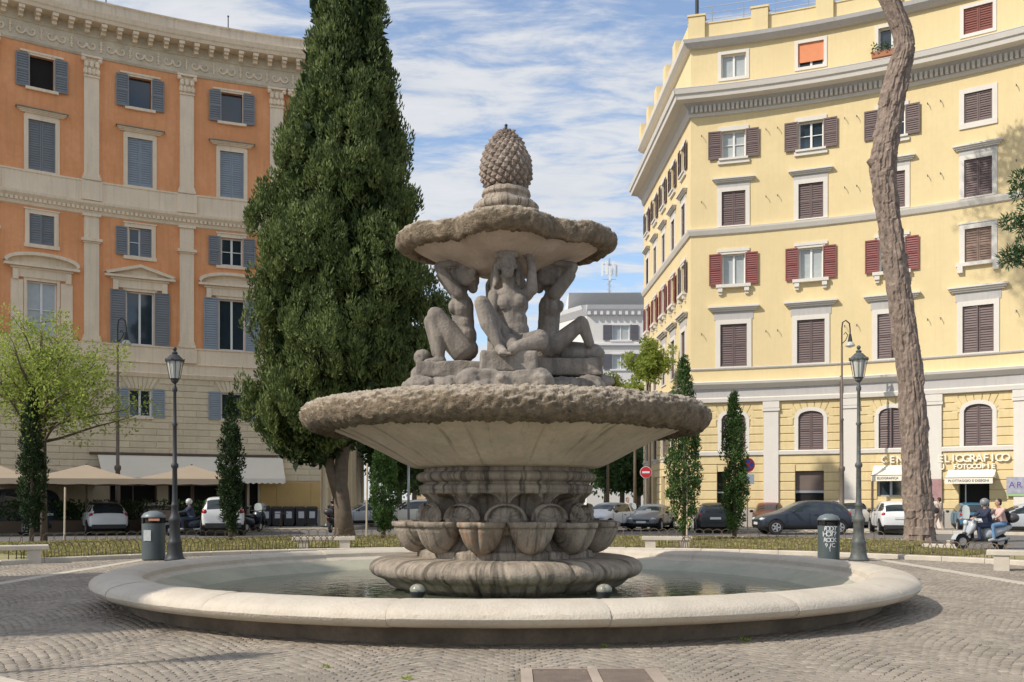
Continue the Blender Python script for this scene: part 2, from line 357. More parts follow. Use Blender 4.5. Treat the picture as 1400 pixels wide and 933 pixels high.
# pale strips of stone slabs let into the cobbles
for sx in (-1, 1):
    y = 11.0
    sm = MB().add([(-.145, -.49, -.02), (.145, -.49, -.02), (.145, .49, -.02), (-.145, .49, -.02), (-.14, -.485, .006), (.14, -.485, .006), (.14, .485, .006), (-.14, .485, .006)], [(4,5,6,7),(0,1,5,4),(1,2,6,5),(2,3,7,6),(3,0,4,7)]).mesh('strip_slab', m_kerb)
    while y < CY+math.sqrt(14.3**2-9.75**2):
        if math.hypot(9.75, y-CY) > 0: obj('strip_slab', sm, bed, (sx*9.75, y, random.uniform(-.002, .002)), random.uniform(-.004, .004))
        y += 1.0
def slab(name, x0, x1, y0, y1, z, mat, rz=0):
    b = MB(); cx, cy = (x0+x1)/2, (y0+y1)/2; hx, hy = (x1-x0)/2, (y1-y0)/2
    b.add([(-hx,-hy,-.03),(hx,-hy,-.03),(hx,hy,-.03),(-hx,hy,-.03),(-hx+.004,-hy+.004,z),(hx-.004,-hy+.004,z),(hx-.004,hy-.004,z),(-hx+.004,hy-.004,z)], [(4,5,6,7),(0,1,5,4),(1,2,6,5),(2,3,7,6),(3,0,4,7)])
    return b.build(name, mat, bed, loc=(cx, cy, 0), rz=rz)
m_edge = M('pinkish_edge_stone', (.42, .34, .27), .85, .12, 3, .4, 40, damt=.4)
slab('brown_plate', .19, .70, 8.45, 9.49, .009, m_grate); slab('brown_plate', .80, 1.24, 8.45, 9.49, .009, m_grate)
slab('plate_border', .70, .80, 8.45, 9.49, .012, m_edge); slab('plate_border', .08, .19, 8.45, 9.49, .012, m_edge); slab('plate_border', 1.24, 1.38, 8.45, 9.49, .012, m_edge)
slab('plate_border', .08, 1.38, 9.49, 9.53, .010, m_edge)
for i in range(4): slab('border_slab', -5.1+i*.9*0-1.05*i*.72+.1, -4.2-1.05*i*.72, 8.35+i*.5, 9.0+i*.5, .010, m_kerb, rz=R(-38))

# ------------------------------------------------------------------ facades
class Arc:
    def __init__(s, r=41.0): s.r = r
    def p(s, t, d=0, z=0): a = t/s.r; return Vector((CX+(s.r-d)*sin(a), CY+(s.r-d)*cos(a), z))
    def rot(s, t): return -t/s.r
    step = 1.0
class Line:
    def __init__(s, a, b): s.a = Vector(a); s.b = Vector(b); s.u = (s.b-s.a).normalized(); s.n = Vector((s.u.y, -s.u.x)); s.len = (s.b-s.a).length
    def p(s, t, d=0, z=0): q = s.a+s.u*t+s.n*d; return Vector((q.x, q.y, z))
    def rot(s, t): return math.atan2(s.u.y, s.u.x)
    step = 100.0
ARC = Arc()
def px_s(px, fa=ARC):
    u = (px-700)/FPX; A = 1+u*u; Z = (2*CY+math.sqrt(4*CY*CY-4*A*(CY*CY-fa.r**2)))/(2*A); return fa.r*math.atan2(u*Z-CX, Z-CY)
def span(fa, s0, s1):
    n = max(1, int(math.ceil((s1-s0)/fa.step))); return [s0+(s1-s0)*i/n for i in range(n+1)]
def sweep(mb, fa, s0, s1, prof, mi=0, caps=True, m0=0, m1=0):
    """prof: list of (d, z) run along the facade"""
    ss = span(fa, s0, s1); rr = [[fa.p(s-(m0*d if i == 0 else 0)+(m1*d if i == len(ss)-1 else 0), d, z) for d, z in prof] for i, s in enumerate(ss)]
    mb.rings(rr, False, False, False, mi)
    if caps: mb.add(rr[0], [tuple(range(len(prof)))], mi); mb.add(rr[-1], [tuple(range(len(prof)))[::-1]], mi)
def wall(mb, fa, s0, s1, z0, z1, ops, depth=.32, mi=0):
    ss = set([s0, s1]); zs = set([z0, z1])
    for (a, b, c, d) in ops: ss |= {a, b}; zs |= {c, d}
    ss = sorted(x for x in ss if s0 <= x <= s1); zs = sorted(x for x in zs if z0 <= x <= z1)
    for i in range(len(ss)-1):
        fine = span(fa, ss[i], ss[i+1])
        for j in range(len(zs)-1):
            sm, zm = (ss[i]+ss[i+1])/2, (zs[j]+zs[j+1])/2
            if any(a < sm < b and c < zm < d for (a, b, c, d) in ops): continue
            mb.rings([[fa.p(s, 0, zs[j]), fa.p(s, 0, zs[j+1])] for s in fine], False, mi=mi)
    for (a, b, c, d) in ops:
        q = [fa.p(a, 0, c), fa.p(b, 0, c), fa.p(b, 0, d), fa.p(a, 0, d), fa.p(a, -depth, c), fa.p(b, -depth, c), fa.p(b, -depth, d), fa.p(a, -depth, d)]
        mb.add(q, [(0,1,5,4),(1,2,6,5),(2,3,7,6),(3,0,4,7)], mi)
WM = {}
def cached(key, fn):
    if key not in WM: WM[key] = fn()
    return WM[key]
def shutter_mesh(w, h, mat, ns=None):
    def f():
        b = MB(); fw = .06; t = .045
        b.box(0, fw, 0, t, -h/2, h/2); b.box(w-fw, w, 0, t, -h/2, h/2)
        for zc in ((-h/2, -h/2+.1), (-.04, .04), (h/2-.08, h/2)): b.box(fw, w-fw, 0, t, *zc)
        k = max(6, int(h/.13))
        for i in range(k):
            z = -h/2+.1+(h-.2)*(i+.5)/k
            b.add([(fw, .004, z-.045), (w-fw, .004, z-.045), (w-fw, t-.01, z+.035), (fw, t-.01, z+.035)], [(0,1,2,3)])
        b.add([(fw, t-.006, -h/2), (w-fw, t-.006, -h/2), (w-fw, t-.006, h/2), (fw, t-.006, h/2)], [(0,1,2,3)])
        return b.mesh('shutter', mat)
    return cached(('sh', round(w, 2), round(h, 2), mat.name), f)
def pane_mesh(w, h, mat): return cached(('pa', w, h, mat.name), lambda: MB().box(-w/2, w/2, 0, .02, -h/2, h/2).mesh('pane', mat))
def sash_mesh(w, h, bars=1, mat=m_frame):
    def f():
        b = MB(); t = .06; e = .075
        b.box(-w/2, -w/2+e, 0, t, -h/2, h/2); b.box(w/2-e, w/2, 0, t, -h/2, h/2); b.box(-w/2+e, w/2-e, 0, t, -h/2, -h/2+e); b.box(-w/2+e, w/2-e, 0, t, h/2-e, h/2)
        b.box(-.055, .055, -.01, t-.005, -h/2+e, h/2-e)
        for i in range(bars):
            z = -h/2+h*(i+1)/(bars+1); b.box(-w/2+e, -.055, .005, t-.01, z-.02, z+.02); b.box(.055, w/2-e, .005, t-.01, z-.02, z+.02)
        return b.mesh('sash', mat)
    return cached(('sa', w, h, bars, mat.name), f)
def window(parent, fa, s, z0, z1, w, sur, glass=m_pane, bars=1, sh=None, shm=None, name='window', label=None, arch=False, ajar=0):
    """sur: function(MB, w, h) -> surround around the opening (origin = opening centre on the wall face, -y to the square)"""
    h = z1-z0; key = (sur.__name__, round(w, 2), round(h, 2))
    me = cached(key, lambda: sm_mesh(sur, w, h))
    o = obj(name, me, parent, fa.p(s, 0, (z0+z1)/2), fa.rot(s))
    if label: o['label'] = label
    obj('pane', pane_mesh(w, h, glass), o, (0, .22, 0))
    if sh != 'closed' and bars >= 0: obj('sash', sash_mesh(w, h, bars), o, (0, .15, 0))
    if sh == 'open':
        sw = w/2+.06
        obj('shutter', shutter_mesh(sw, h+.06, shm), o, (-w/2-.02, -.10, 0), rot=(0, 0, PI+R(random.uniform(4, 12)))) if False else None
        a = obj('shutter', shutter_mesh(sw, h+.06, shm), o, (-w/2-sw-.02, -.11-random.uniform(0, .05), 0)); a.rotation_euler.z = R(random.uniform(-1, 3))
        b_ = obj('shutter', shutter_mesh(sw, h+.06, shm), o, (w/2+.02, -.11, 0)); b_.rotation_euler.z = R(-random.uniform(0, 5))
    elif sh in ('closed', 'half'):
        sw = w/2-.012
        a = obj('shutter', shutter_mesh(sw, h-.03, shm), o, (-w/2+.004, .03, 0))
        if sh == 'closed':
            if random.random() < .35: a.rotation_euler.z = -R(random.uniform(4, 16))
            b_ = obj('shutter', shutter_mesh(sw, h-.03, shm), o, (.008, .03, 0))
            if ajar: b_.location.x = w/2-.004; b_.rotation_euler.z = PI-R(-ajar) ; b_.location.y = .07
        else:
            a.location = (-w/2-sw-.06, -.1, 0)
            b_ = obj('shutter', shutter_mesh(sw, h-.03, shm), o, (.008, .03, 0))
    return o
def sm_mesh(sur, w, h):
    b = MB(); sur(b, w, h); return b.mesh('window', b.mats if hasattr(b, 'mats') else [m_cream])
def frame_(b, w, h, e, t, d0=-.0):
    b.box(-w/2-e, -w/2, -t, .03, -h/2-e*.0, h/2+e); b.box(w/2, w/2+e, -t, .03, -h/2, h/2+e); b.box(-w/2, w/2, -t+.003, .03, h/2, h/2+e)
def prof_box(b, x, z0, z1, d0, d1):
    """small moulded cornice, wider and deeper to the top"""
    n = 3
    for i in range(n):
        za, zb = z0+(z1-z0)*i/n, z0+(z1-z0)*(i+1)/n; d = d0+(d1-d0)*(i+1)/n; b.box(-x-d, x+d, -d, .0, za, zb-.004*(i < n-1))
# orange building surrounds
def s_attic(b, w, h): b.mats = [m_cream]; frame_(b, w, h, .10, .05); b.box(-w/2-.45, w/2+.45, -.09, .0, h/2+.10, h/2+.2); b.box(-w/2-.2, w/2+.2, -.14, .05, -h/2-.14, -h/2)
def s_tall(b, w, h):
    b.mats = [m_cream, M('brown_weathered_hood', (.35, .28, .21), .9, .2, 2)]; frame_(b, w, h, .2, .07); b.box(-w/2-.2, w/2+.2, -.06, .05, -h/2-.12, -h/2)
    prof_box(b, w/2+.30, h/2+.30, h/2+.48, .05, .22); k = len(b.f); b.box(-w/2-.6, w/2+.6, -.3, 0, h/2+.484, h/2+.53, 1); b.box(-w/2-.15, w/2+.15, -.03, 0, h/2+.2, h/2+.3)
def s_mezz(b, w, h): b.mats = [m_cream]; frame_(b, w, h, .2, .06); b.box(-w/2-.25, w/2+.25, -.09, .05, -h/2-.18, -h/2); b.box(-w/2-.26, w/2+.26, -.1, 0, h/2+.2, h/2+.27)
def ped(b, x, z, rise, kind, d):
    pts = []
    if kind == 'tri': pts = [(-x, 0), (0, rise), (x, 0)]
    else: pts = [(-x*cos(PI*i/12), rise*sin(PI*i/12)**.9) for i in range(13)]
    n = len(pts); t = .12
    outer = [(p[0], -d, z+p[1]+t) for p in pts]; inner = [(p[0]*.93, -d, z+p[1]*.93) for p in pts]
    outb = [(p[0], 0, z+p[1]+t) for p in pts]; innb = [(p[0]*.93, 0, z+p[1]*.93) for p in pts]
    b.rings([outer, inner], False); b.rings([outb, outer], False); b.rings([inner, innb], False)
    b.add([(p[0], -.05, z+p[1]) for p in pts], [tuple(range(n))[::-1]])
    b.box(-x, x, -d, 0, z-.12, z)
def noble(b, w, h, kind):
    b.mats = [m_cream]; frame_(b, w, h, .14, .06)
    b.box(-w/2-.65, w/2+.65, -.12, 0, h/2+.14, h/2+.62); b.box(-w/2-.75, w/2+.75, -.17, 0, h/2+.55, h/2+.65)
    for sx in (-1, 1): b.box(sx*(w/2+.52)-.13, sx*(w/2+.52)+.13, -.22, 0, h/2+.0, h/2+.5)
    ped(b, w/2+1.05, h/2+.78, .5, kind, .32)
def s_noble_t(b, w, h): noble(b, w, h, 'tri')
def s_noble_s(b, w, h): noble(b, w, h, 'seg')
def s_noble_p(b, w, h):
    noble(b, w, h, 'seg')
    for sx in (-1, 1): b.box(sx*(w/2+.45)-.28, sx*(w/2+.45)+.28, -.1, 0, -h/2-.1, h/2+.0)
def s_low(b, w, h): b.mats = [m_cream]; frame_(b, w, h, .04, .03); b.box(-w/2-.1, w/2+.1, -.12, .05, -h/2-.12, -h/2)
# yellow building surrounds
def y_attic(b, w, h): b.mats = [m_white]; frame_(b, w, h, .17, .05); b.box(-w/2-.17, w/2+.17, -.05, .05, -h/2-.17, -h/2)
def y_a(b, w, h): b.mats = [m_white]; b.box(-w/2-.18, w/2+.18, -.07, 0, h/2+.02, h/2+.26); b.box(-w/2-.15, w/2+.15, -.2, .05, -h/2-.12, -h/2-.01); b.box(-w/2-.22, w/2+.22, -.12, 0, -h/2-.32, -h/2-.12); frame_(b, w, h, .1, .03)
def y_b(b, w, h):
    b.mats = [m_white, m_greytrim]; frame_(b, w, h, .23, .06); b.box(-w/2-.23, w/2+.23, -.06, .05, -h/2-.06, -h/2); b.box(-w/2-.25, w/2+.25, -.04, 0, h/2+.23, h/2+.5, 1); prof_box(b, w/2+.24, h/2+.5, h/2+.74, .06, .28)
def y_c(b, w, h):
    b.mats = [m_white]; frame_(b, w, h, .12, .05); b.box(-w/2-.25, w/2+.25, -.08, 0, h/2+.13, h/2+.3); b.box(-w/2-.32, w/2+.32, -.26, .05, -h/2-.17, -h/2)
    for sx in (-1, 1): b.box(sx*(w/2+.1)-.13, sx*(w/2+.1)+.13, -.22, 0, -h/2-.4, -h/2-.17); b.box(sx*(w/2+.1)-.1, sx*(w/2+.1)+.1, -.14, 0, -h/2-.55, -h/2-.4)
def y_c4(b, w, h):
    b.mats = [m_white]; frame_(b, w, h, .25, .06); b.box(-w/2-.4, w/2+.4, -.2, .05, -h/2-.18, -h/2); b.box(-w/2-.3, w/2+.3, -.09, 0, h/2+.25, h/2+.32)
    for sx in (-1, 1): b.box(sx*(w/2+.2)-.13, sx*(w/2+.2)+.13, -.2, 0, -h/2-.5, -h/2-.18)
def y_a4(b, w, h): b.mats = [m_white]; frame_(b, w, h, .24, .05); b.box(-w/2-.24, w/2+.24, -.08, .05, -h/2-.28, -h/2)
def y_d(b, w, h):
    b.mats = [m_white, m_greytrim]; frame_(b, w, h, .25, .07); b.box(-w/2-.25, w/2+.25, -.07, .05, -h/2-.08, -h/2)
    b.box(-w/2-.34, w/2+.34, -.045, 0, h/2+.25, h/2+.72, 1); prof_box(b, w/2+.36, h/2+.72, h/2+1.0, .06, .32)
def y_arch(b, w, h):
    b.mats = [m_white, m_yellow]; rad = w/2*1.12; n = 14; cz = h/2-w/2*.5
    # segmental arch head filling the square opening corners, and the moulded white surround
    arc = [(-w/2+w*i/n, cz+math.sqrt(max(0, 1-(2*i/n-1)**2))*w*.25) for i in range(n+1)]
    b.rings([[(x, .02, z), (x, .02, h/2+.02)] for x, z in arc], False, mi=1)
    b.rings([[(x, .02, z), (x, .25, z)] for x, z in arc], False, mi=0)
    e = .2; o2 = [(-(w/2+e)+(w+2*e)*i/n, cz+math.sqrt(max(0, 1-(2*i/n-1)**2))*(w*.25+e)) for i in range(n+1)]
    b.rings([[(a[0], -.07, a[1]), (c[0], -.07, c[1])] for a, c in zip(arc, o2)], False); b.rings([[(c[0], -.07, c[1]), (c[0], .02, c[1])] for c in o2], False); b.rings([[(a[0], .02, a[1]), (a[0], -.07, a[1])] for a in arc], False)
    for sx in (-1, 1): b.box(min(sx*w/2, sx*(w/2+e)), max(sx*w/2, sx*(w/2+e)), -.067, .02, -h/2, cz)
def y_shop(b, w, h): b.mats = [m_shbrown]; frame_(b, w, h, .05, .02)

def rustic(mb, fa, s0, s1, z0, z1, ops, ch, blk=None, d=.05, gap=.035, mi=0, sep=None):
    """proud courses of stone with recessed joints, stopping at openings"""
    n = int(round((z1-z0)/ch)); ch = (z1-z0)/n
    for k in range(n):
        za, zb = z0+k*ch+gap/2, z0+(k+1)*ch-gap/2
        runs = [(s0, s1)]
        for (a, b, c, e) in ops:
            if c < zb-.02 and e > za+.02:
                nr = []
                for (p, q) in runs:
                    if b <= p or a >= q: nr.append((p, q))
                    else:
                        if a-p > .05: nr.append((p, a))
                        if q-b > .05: nr.append((b, q))
                runs = nr
        for (p, q) in runs:
            if blk:
                off = (k % 2)*.5*blk; cuts = [p]+[x for x in np.arange(math.floor(p/blk)*blk+off, q, blk) if p+.25 < x < q-.25]+[q]
            else: cuts = [p, q]
            for a, b in zip(cuts[:-1], cuts[1:]):
                if sep: mb = MB()
                sweep(mb, fa, a+(.008 if blk and a != p else 0), b-(.008 if blk and b != q else 0), [(0, za), (d-.015, za), (d, za+.02), (d, zb-.02), (d-.015, zb), (0, zb)], mi)
                if sep: mb.build('stone_course', sep[0], sep[1])

def back_and_roof(root, arc_pts, depth, z, mat, inner=()):
    """closes the building: back walls and a flat roof"""
    a = [ARC.p(s, -.5) for s in arc_pts]; bk = [ARC.p(s, -depth) for s in arc_pts]
    b = MB(); b.rings([[(p.x, p.y, z), (q.x, q.y, z)] for p, q in zip(a, bk)], False); b.build('roof', m_roofg, root)
    b = MB(); b.rings([[(q.x, q.y, 0), (q.x, q.y, z)] for q in bk], False)
    b.build('back_wall', mat, root)

# ---------- orange building (left)
ob = thing('orange_building', 'curved orange palazzo with cream pilasters and grey shutters on the left of the square', 'building')
rr_ = 41.0*PI/180
SL0, SL1 = -54*rr_, -15.2*rr_
wins = [-21.9-6.6*i for i in range(5)]; pils = [-18.56-6.64*i for i in range(6)]+[-17.0]
ops = []; W5 = []
for i, t in enumerate(wins):
    s = t*rr_
    for (za, zb, w) in ((22.15, 23.75, 1.12), (18.05, 20.55, 1.25), (14.35, 15.85, 1.15), (9.72, 12.5, 1.4), (5.95, 7.4, 1.15)): ops.append((s-w/2, s+w/2, za, zb))
door = [(px_s(150), px_s(215), .12, 3.2), (px_s(230), px_s(300), .12, 3.2), (px_s(312), px_s(338), .12, 3.2), (px_s(341), px_s(353), .12, 3.0)]
ops += door
b = MB(); wall(b, ARC, SL0, SL1, 8.2, 25.0, [o for o in ops if o[3] > 8.2]); b.build('wall', m_orange, ob)
b = MB(); wall(b, ARC, SL0, SL1, 0, 8.2, [o for o in ops if o[3] < 8.2]); rustic(b, ARC, SL0, SL1, 2.6, 8.05, [o for o in ops if o[3] < 8.2]+[(s*rr_-.95, s*rr_+.95, 7.4, 8.0) for s in wins], .34, 1.35); b.build('rusticated_wall', m_rust, ob)
rustic(None, ARC, SL0, SL1, 0, 1.05, door, 1.05, 1.6, .07, sep=(m_plinth, ob))
b = MB(); rustic(b, ARC, px_s(356), SL1, 1.07, 2.58, door, 1.5, 1.9, .04, .03); b.build('ochre_panel', M('ochre_render', (.62, .42, .17), .9, .1), ob)
# voussoirs fanned over the low windows
vs = MB()
for k in range(7):
    a = R(-27+9*k); x0, x1 = tan_ = (.58*(-1+2*k/7), .58*(-1+2*(k+1)/7)); t0, t1 = (.95*(-1+2*k/7), .95*(-1+2*(k+1)/7))
    vs.add([(x0+.012, -.06, 0), (x1-.012, -.06, 0), (t1-.012, -.06, .6), (t0+.012, -.06, .6), (x0+.012, 0, 0), (x1-.012, 0, 0), (t1-.012, 0, .6), (t0+.012, 0, .6)], [(0,1,2,3),(0,3,7,4),(1,5,6,2),(0,4,5,1),(3,2,6,7)])
vsm = vs.mesh('voussoir_arch', m_rust)
for t in wins: obj('voussoir_arch', vsm, ob, ARC.p(t*rr_, 0, 7.43), ARC.rot(t*rr_))
# bands, friezes and cornices
b = MB(); sweep(b, ARC, SL0, SL1, [(0, 8.02), (.12, 8.05), (.20, 8.25), (.14, 8.3), (.14, 8.75), (.22, 8.8), (.10, 8.86), (.10, 9.6), (.16, 9.64), (.16, 9.7), (0, 9.71)], m1=.78); b.build('string_course', m_cream, ob)
b = MB(); sweep(b, ARC, SL0, SL1, [(0, 16.2), (.08, 16.25), (.14, 16.5), (.34, 16.72), (.36, 16.85), (.12, 16.9), (.12, 17.85), (.16, 17.88), (.16, 17.96), (0, 17.98)], m1=.78); b.build('string_course', m_cream, ob)
d_ = MB(); s = SL0
while s < SL1: d_.box(-.07, .07, -.0, .1, 0, .16, mat=Matrix.Translation(ARC.p(s, .22, 16.42)) @ Matrix.Rotation(ARC.rot(s), 4, 'Z')); s += .22
o = d_.build('dentil_row', m_cream, ob); o['kind'] = 'stuff'
b = MB(); sweep(b, ARC, SL0, SL1, [(0, 24.3), (.06, 24.32), (.12, 24.42), (.08, 24.46), (.08, 25.3), (.14, 25.34), (.14, 25.95), (.14, 25.98)], caps=False, m1=.78); b.build('frieze', M('frieze_stone', (.66, .57, .43), .9, .2, 1.5, .8, 7, damt=.45, dark=(.33, .28, .2), dsc=3), ob)
b = MB(); sweep(b, ARC, SL0, SL1, [(.1, 25.86), (.8, 25.88), (.86, 26.02), (.92, 26.08), (1.0, 26.3), (.9, 26.34), (-.3, 26.4)], m1=.78); b.build('cornice', m_cream, ob)
b = MB(); sweep(b, ARC, SL0, SL1+.2, [(.32, 26.35), (.32, 27.05), (.40, 27.08), (.40, 27.14), (-.2, 27.14), (-.2, 26.35)]); b.build('parapet', M('parapet_stone', (.60, .53, .43), .9, .12, 1, .2, 20, streak=.4), ob)
mod = MB(); mod.box(-.14, .14, -.62, 0, .18, .34); mod.box(-.11, .11, -.5, 0, .05, .18); mod.box(-.11, .11, -.28, 0, -.1, .05); modm = mod.mesh('modillion', m_cream)
s = SL0
while s < SL1+.3: obj('modillion', modm, ob, ARC.p(s, .14, 25.52), ARC.rot(s)); s += .78
sc = MB()                                             # one scroll of the acanthus frieze
for sg in (-1, 1):
    pts = [(sg*(.10+.27*a*cos(6.5*a)) , -.03, .0+.30*a*sin(6.5*a)) for a in [i/12 for i in range(13)]]; sc.tube([(p[0]+.33*sg, p[1], p[2]) for p in pts], [.03+.03*(i/12) for i in range(13)], 6)
for k in range(5): sc.ball((0, -.03, -.25+.12*k), (.07+.03*(k % 2), .05, .07), 6)
scm = sc.mesh('scroll_relief', m_cream, True); s = SL0+.7
while s < SL1: obj('scroll_relief', scm, ob, ARC.p(s, .08, 24.9), ARC.rot(s)); s += 1.42
# pilasters
def pil_mesh(h, w=.72, cor=True):
    b = MB(); b.box(-w/2, w/2, -.14, 0, .32, h-.0); b.box(-w/2-.10, w/2+.10, -.22, 0, 0, .16); b.box(-w/2-.05, w/2+.05, -.18, 0, .163, .32)
    if cor:
        for r_, (zz_, n_) in enumerate(((h-.95, 4), (h-.6, 3))):
            for i in range(n_):
                x = (-.5+(i+.5)/n_)*w*1.1; b.ball((x, -.18-.03*r_, zz_+.16), (.13, .09, .2), 6)
        for sx in (-1, 1): b.ball((sx*w*.55, -.22, h-.22), (.13, .12, .13), 8)
        b.box(-w/2-.14, w/2+.14, -.3, 0, h-.11, h); b.box(-w/2-.03, w/2+.03, -.2, 0, h-1.08, h-1.0)
    else:
        b.box(-w/2-.08, w/2+.08, -.22, 0, h-.14, h); b.box(-w/2-.14, w/2+.14, -.28, 0, h-1.42, h-1.28); b.box(-w/2-.05, w/2+.05, -.19, 0, h-1.5, h-1.42)
    return b.mesh('pilaster', m_cream)
pm1 = pil_mesh(6.35); pm2 = pil_mesh(6.55, cor=False)
for t in pils:
    obj('pilaster', pm1, ob, ARC.p(t*rr_, .0, 17.97), ARC.rot(t*rr_)); obj('pilaster', pm2, ob, ARC.p(t*rr_, 0, 9.7), ARC.rot(t*rr_))
    b = MB(); b.box(-.5, .5, -.24, 0, 0, .95); b.build('pedestal', m_cream, ob, loc=ARC.p(t*rr_, 0, 16.93), rz=ARC.rot(t*rr_)); b = MB(); b.box(-.5, .5, -.24, 0, 0, .75); b.build('pedestal', m_cream, ob, loc=ARC.p(t*rr_, 0, 8.88), rz=ARC.rot(t*rr_))
for i, t in enumerate(wins):
    s = t*rr_
    window(ob, ARC, s, 22.15, 23.75, 1.12, s_attic, m_dark if i == 2 else m_pane, -1, 'open', m_shgrey)
    window(ob, ARC, s, 18.05, 20.55, 1.25, s_tall, m_pane, 1, 'closed', m_shgrey if i == 2 else m_shlight)
    window(ob, ARC, s, 14.35, 15.85, 1.15, s_mezz, m_pane, 1, ('open', 'half', 'closed', 'open', 'closed')[i], m_shgrey, ajar=0)
    if i == 2: window(ob, ARC, s, 9.72, 12.5, 1.4, s_noble_p, m_pane2, 1, None)
    else: window(ob, ARC, s, 9.72, 12.5, 1.4, s_noble_t if i == 1 else s_noble_s, m_pane, 0, 'open', m_shlight if i == 0 else m_shgrey)
    window(ob, ARC, s, 5.95, 7.4, 1.15, s_low, m_pane, 0, 'open', m_shlight)
for (a, c, z0, z1) in door:
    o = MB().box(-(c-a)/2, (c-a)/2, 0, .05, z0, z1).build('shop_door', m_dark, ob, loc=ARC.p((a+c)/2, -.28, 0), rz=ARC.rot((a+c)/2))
    if c-a > .8: MB().box(-(c-a)/2, -(c-a)/2+.08, -.06, 0, z0, z1).box((c-a)/2-.08, (c-a)/2, -.06, 0, z0, z1).box(-.04, .04, -.06, 0, z0, z1-.7).box(-(c-a)/2+.08, (c-a)/2-.08, -.05, 0, z1-.74, z1-.66).build('door_frame', m_shbrown, o)
spk = MB().tube([(0, 0, 0), (0, 0, .8)], .03, 5).ball((0, 0, .8), .06, 6).mesh('parapet_spike', m_iron)
for px in (127, 145, 312): obj('parapet_spike', spk, ob, ARC.p(px_s(px), 0, 27.13))
back_and_roof(ob, list(np.linspace(SL0, SL1, 14)), 17, 26.4, m_orange)
# street side of the orange building, stone pilasters
cl = ARC.p(SL1, 0); FL = Line((cl.x, cl.y), (cl.x-.35, 74)); b = MB()
lo = []
for k in range(4):
    s = 2.6+4.2*k
    for (za, zb, w) in ((22.15, 23.75, 1.12), (18.05, 20.55, 1.25), (14.35, 15.85, 1.15), (9.72, 12.5, 1.4), (5.95, 7.4, 1.15)): lo.append((s-w/2, s+w/2, za, zb))
wall(b, FL, 0, FL.len, 8.2, 26.4, [o for o in lo if o[3] > 8.2]); b.build('side_wall', m_orange, ob)
b = MB(); wall(b, FL, 0, FL.len, 0, 8.2, [o for o in lo if o[3] < 8.2]); rustic(b, FL, .4, FL.len, .8, 8.0, [o for o in lo if o[3] < 8.2], .34, 1.35)
for k in range(9): sweep(b, FL, .4+k*2.1, .95+k*2.1, [(0, 0), (.22, 0), (.22, 8.0), (0, 8.0)])
b.build('rusticated_side_wall', m_rust, ob)
b = MB(); sweep(b, FL, 0, FL.len, [(0, 8.02), (.12, 8.05), (.2, 8.25), (.14, 8.3), (.14, 9.6), (0, 9.7)], m0=.78); sweep(b, FL, 0, FL.len, [(0, 16.2), (.3, 16.7), (.12, 16.9), (.12, 17.9), (0, 17.96)], m0=.78); sweep(b, FL, 0, FL.len, [(0, 24.3), (.12, 24.42), (.08, 24.46), (.08, 25.3), (.14, 25.34), (.14, 25.86), (.8, 25.88), (.86, 26.02), (1.0, 26.3), (-.1, 26.4)], m0=.78); sweep(b, FL, -.2, FL.len, [(.3, 26.38), (.3, 27.1), (-.1, 27.1)])
b.build('side_string_course', m_cream, ob)
for (a, c, z0, z1) in lo:
    window(ob, FL, (a+c)/2, z0, z1, round(c-a, 2), s_mezz, m_pane, 1, 'open', m_shgrey)

# ---------- yellow building (right)
yb = thing('yellow_building', 'curved yellow apartment block with brown and red shutters on the right of the square', 'building')
SR0, SR1 = 14.2*rr_, 47*rr_
yw = [17.5+5.78*i for i in range(5)]; yp = [20.35+5.78*i for i in range(5)]
yops = []
for i, t in enumerate(yw):
    s = t*rr_
    for (za, zb, w) in ((25.1, 26.4, 1.35), (20.6, 22.1, 1.3), (16.85, 18.75, 1.3), (13.55, 15.25, 1.25), (9.0, 11.35, 1.45), (4.3, 6.4, 1.32)): yops.append((s-w/2, s+w/2, za, zb))
gops = [(px_s(980), px_s(993), 0.14, 3.15), (px_s(1087), px_s(1126.6), .14, 3.15), (px_s(1199), px_s(1236), 1.75, 3.0), (px_s(1311), px_s(1353), .14, 2.85)]
allg = [o for o in yops if o[3] < 7]+gops
b = MB(); wall(b, ARC, SR0, SR1, 7, 24.3, [o for o in yops if 7 < o[3] < 24.3]); wall(b, ARC, SR0, SR1, 24.3, 27.0, [o for o in yops if o[3] > 24.3]); b.build('wall', m_yellow, yb)
yg = M('yellow_rusticated_render', (.73, .585, .32), .9, .07, .5, .2, 25, streak=.15)
b = MB(); wall(b, ARC, SR0, SR1, 0, 7, allg); b.build('rusticated_wall', yg, yb)
pk = [(t*rr_-.42, t*rr_+.42, 0, 8) for t in yp]
rustic(None, ARC, SR0, SR1, 1.1, 4.02, allg+pk, .49, None, .05, .05, sep=(yg, yb)); rustic(None, ARC, SR0, SR1, 4.3, 6.95, allg+pk+[(t*rr_-.95, t*rr_+.95, 6.0, 6.95) for t in yw], .44, None, .05, .05, sep=(yg, yb))
vs = MB()                                                   # stepped voussoirs round the arches
for k in range(9):
    a0, a1 = PI-PI*(k/9)*1.0, PI-PI*((k+1)/9); a0 -= .02; a1 += .02; r0, r1 = .98, 1.02
    q = [(.88*cos(a0), .42*sin(a0)), (.88*cos(a1), .42*sin(a1)), (1.22*cos(a1), .93*min(1, sin(a1)*1.35)), (1.22*cos(a0), .93*min(1, sin(a0)*1.35))]
    vs.add([(x, -.055, z) for x, z in q]+[(x, 0, z) for x, z in q], [(3,2,1,0),(0,1,5,4),(1,2,6,5),(2,3,7,6),(3,0,4,7)])
vsm = vs.mesh('voussoir_arch', yg)
for t in yw: obj('voussoir_arch', vsm, yb, ARC.p(t*rr_, 0, 6.0), ARC.rot(t*rr_))
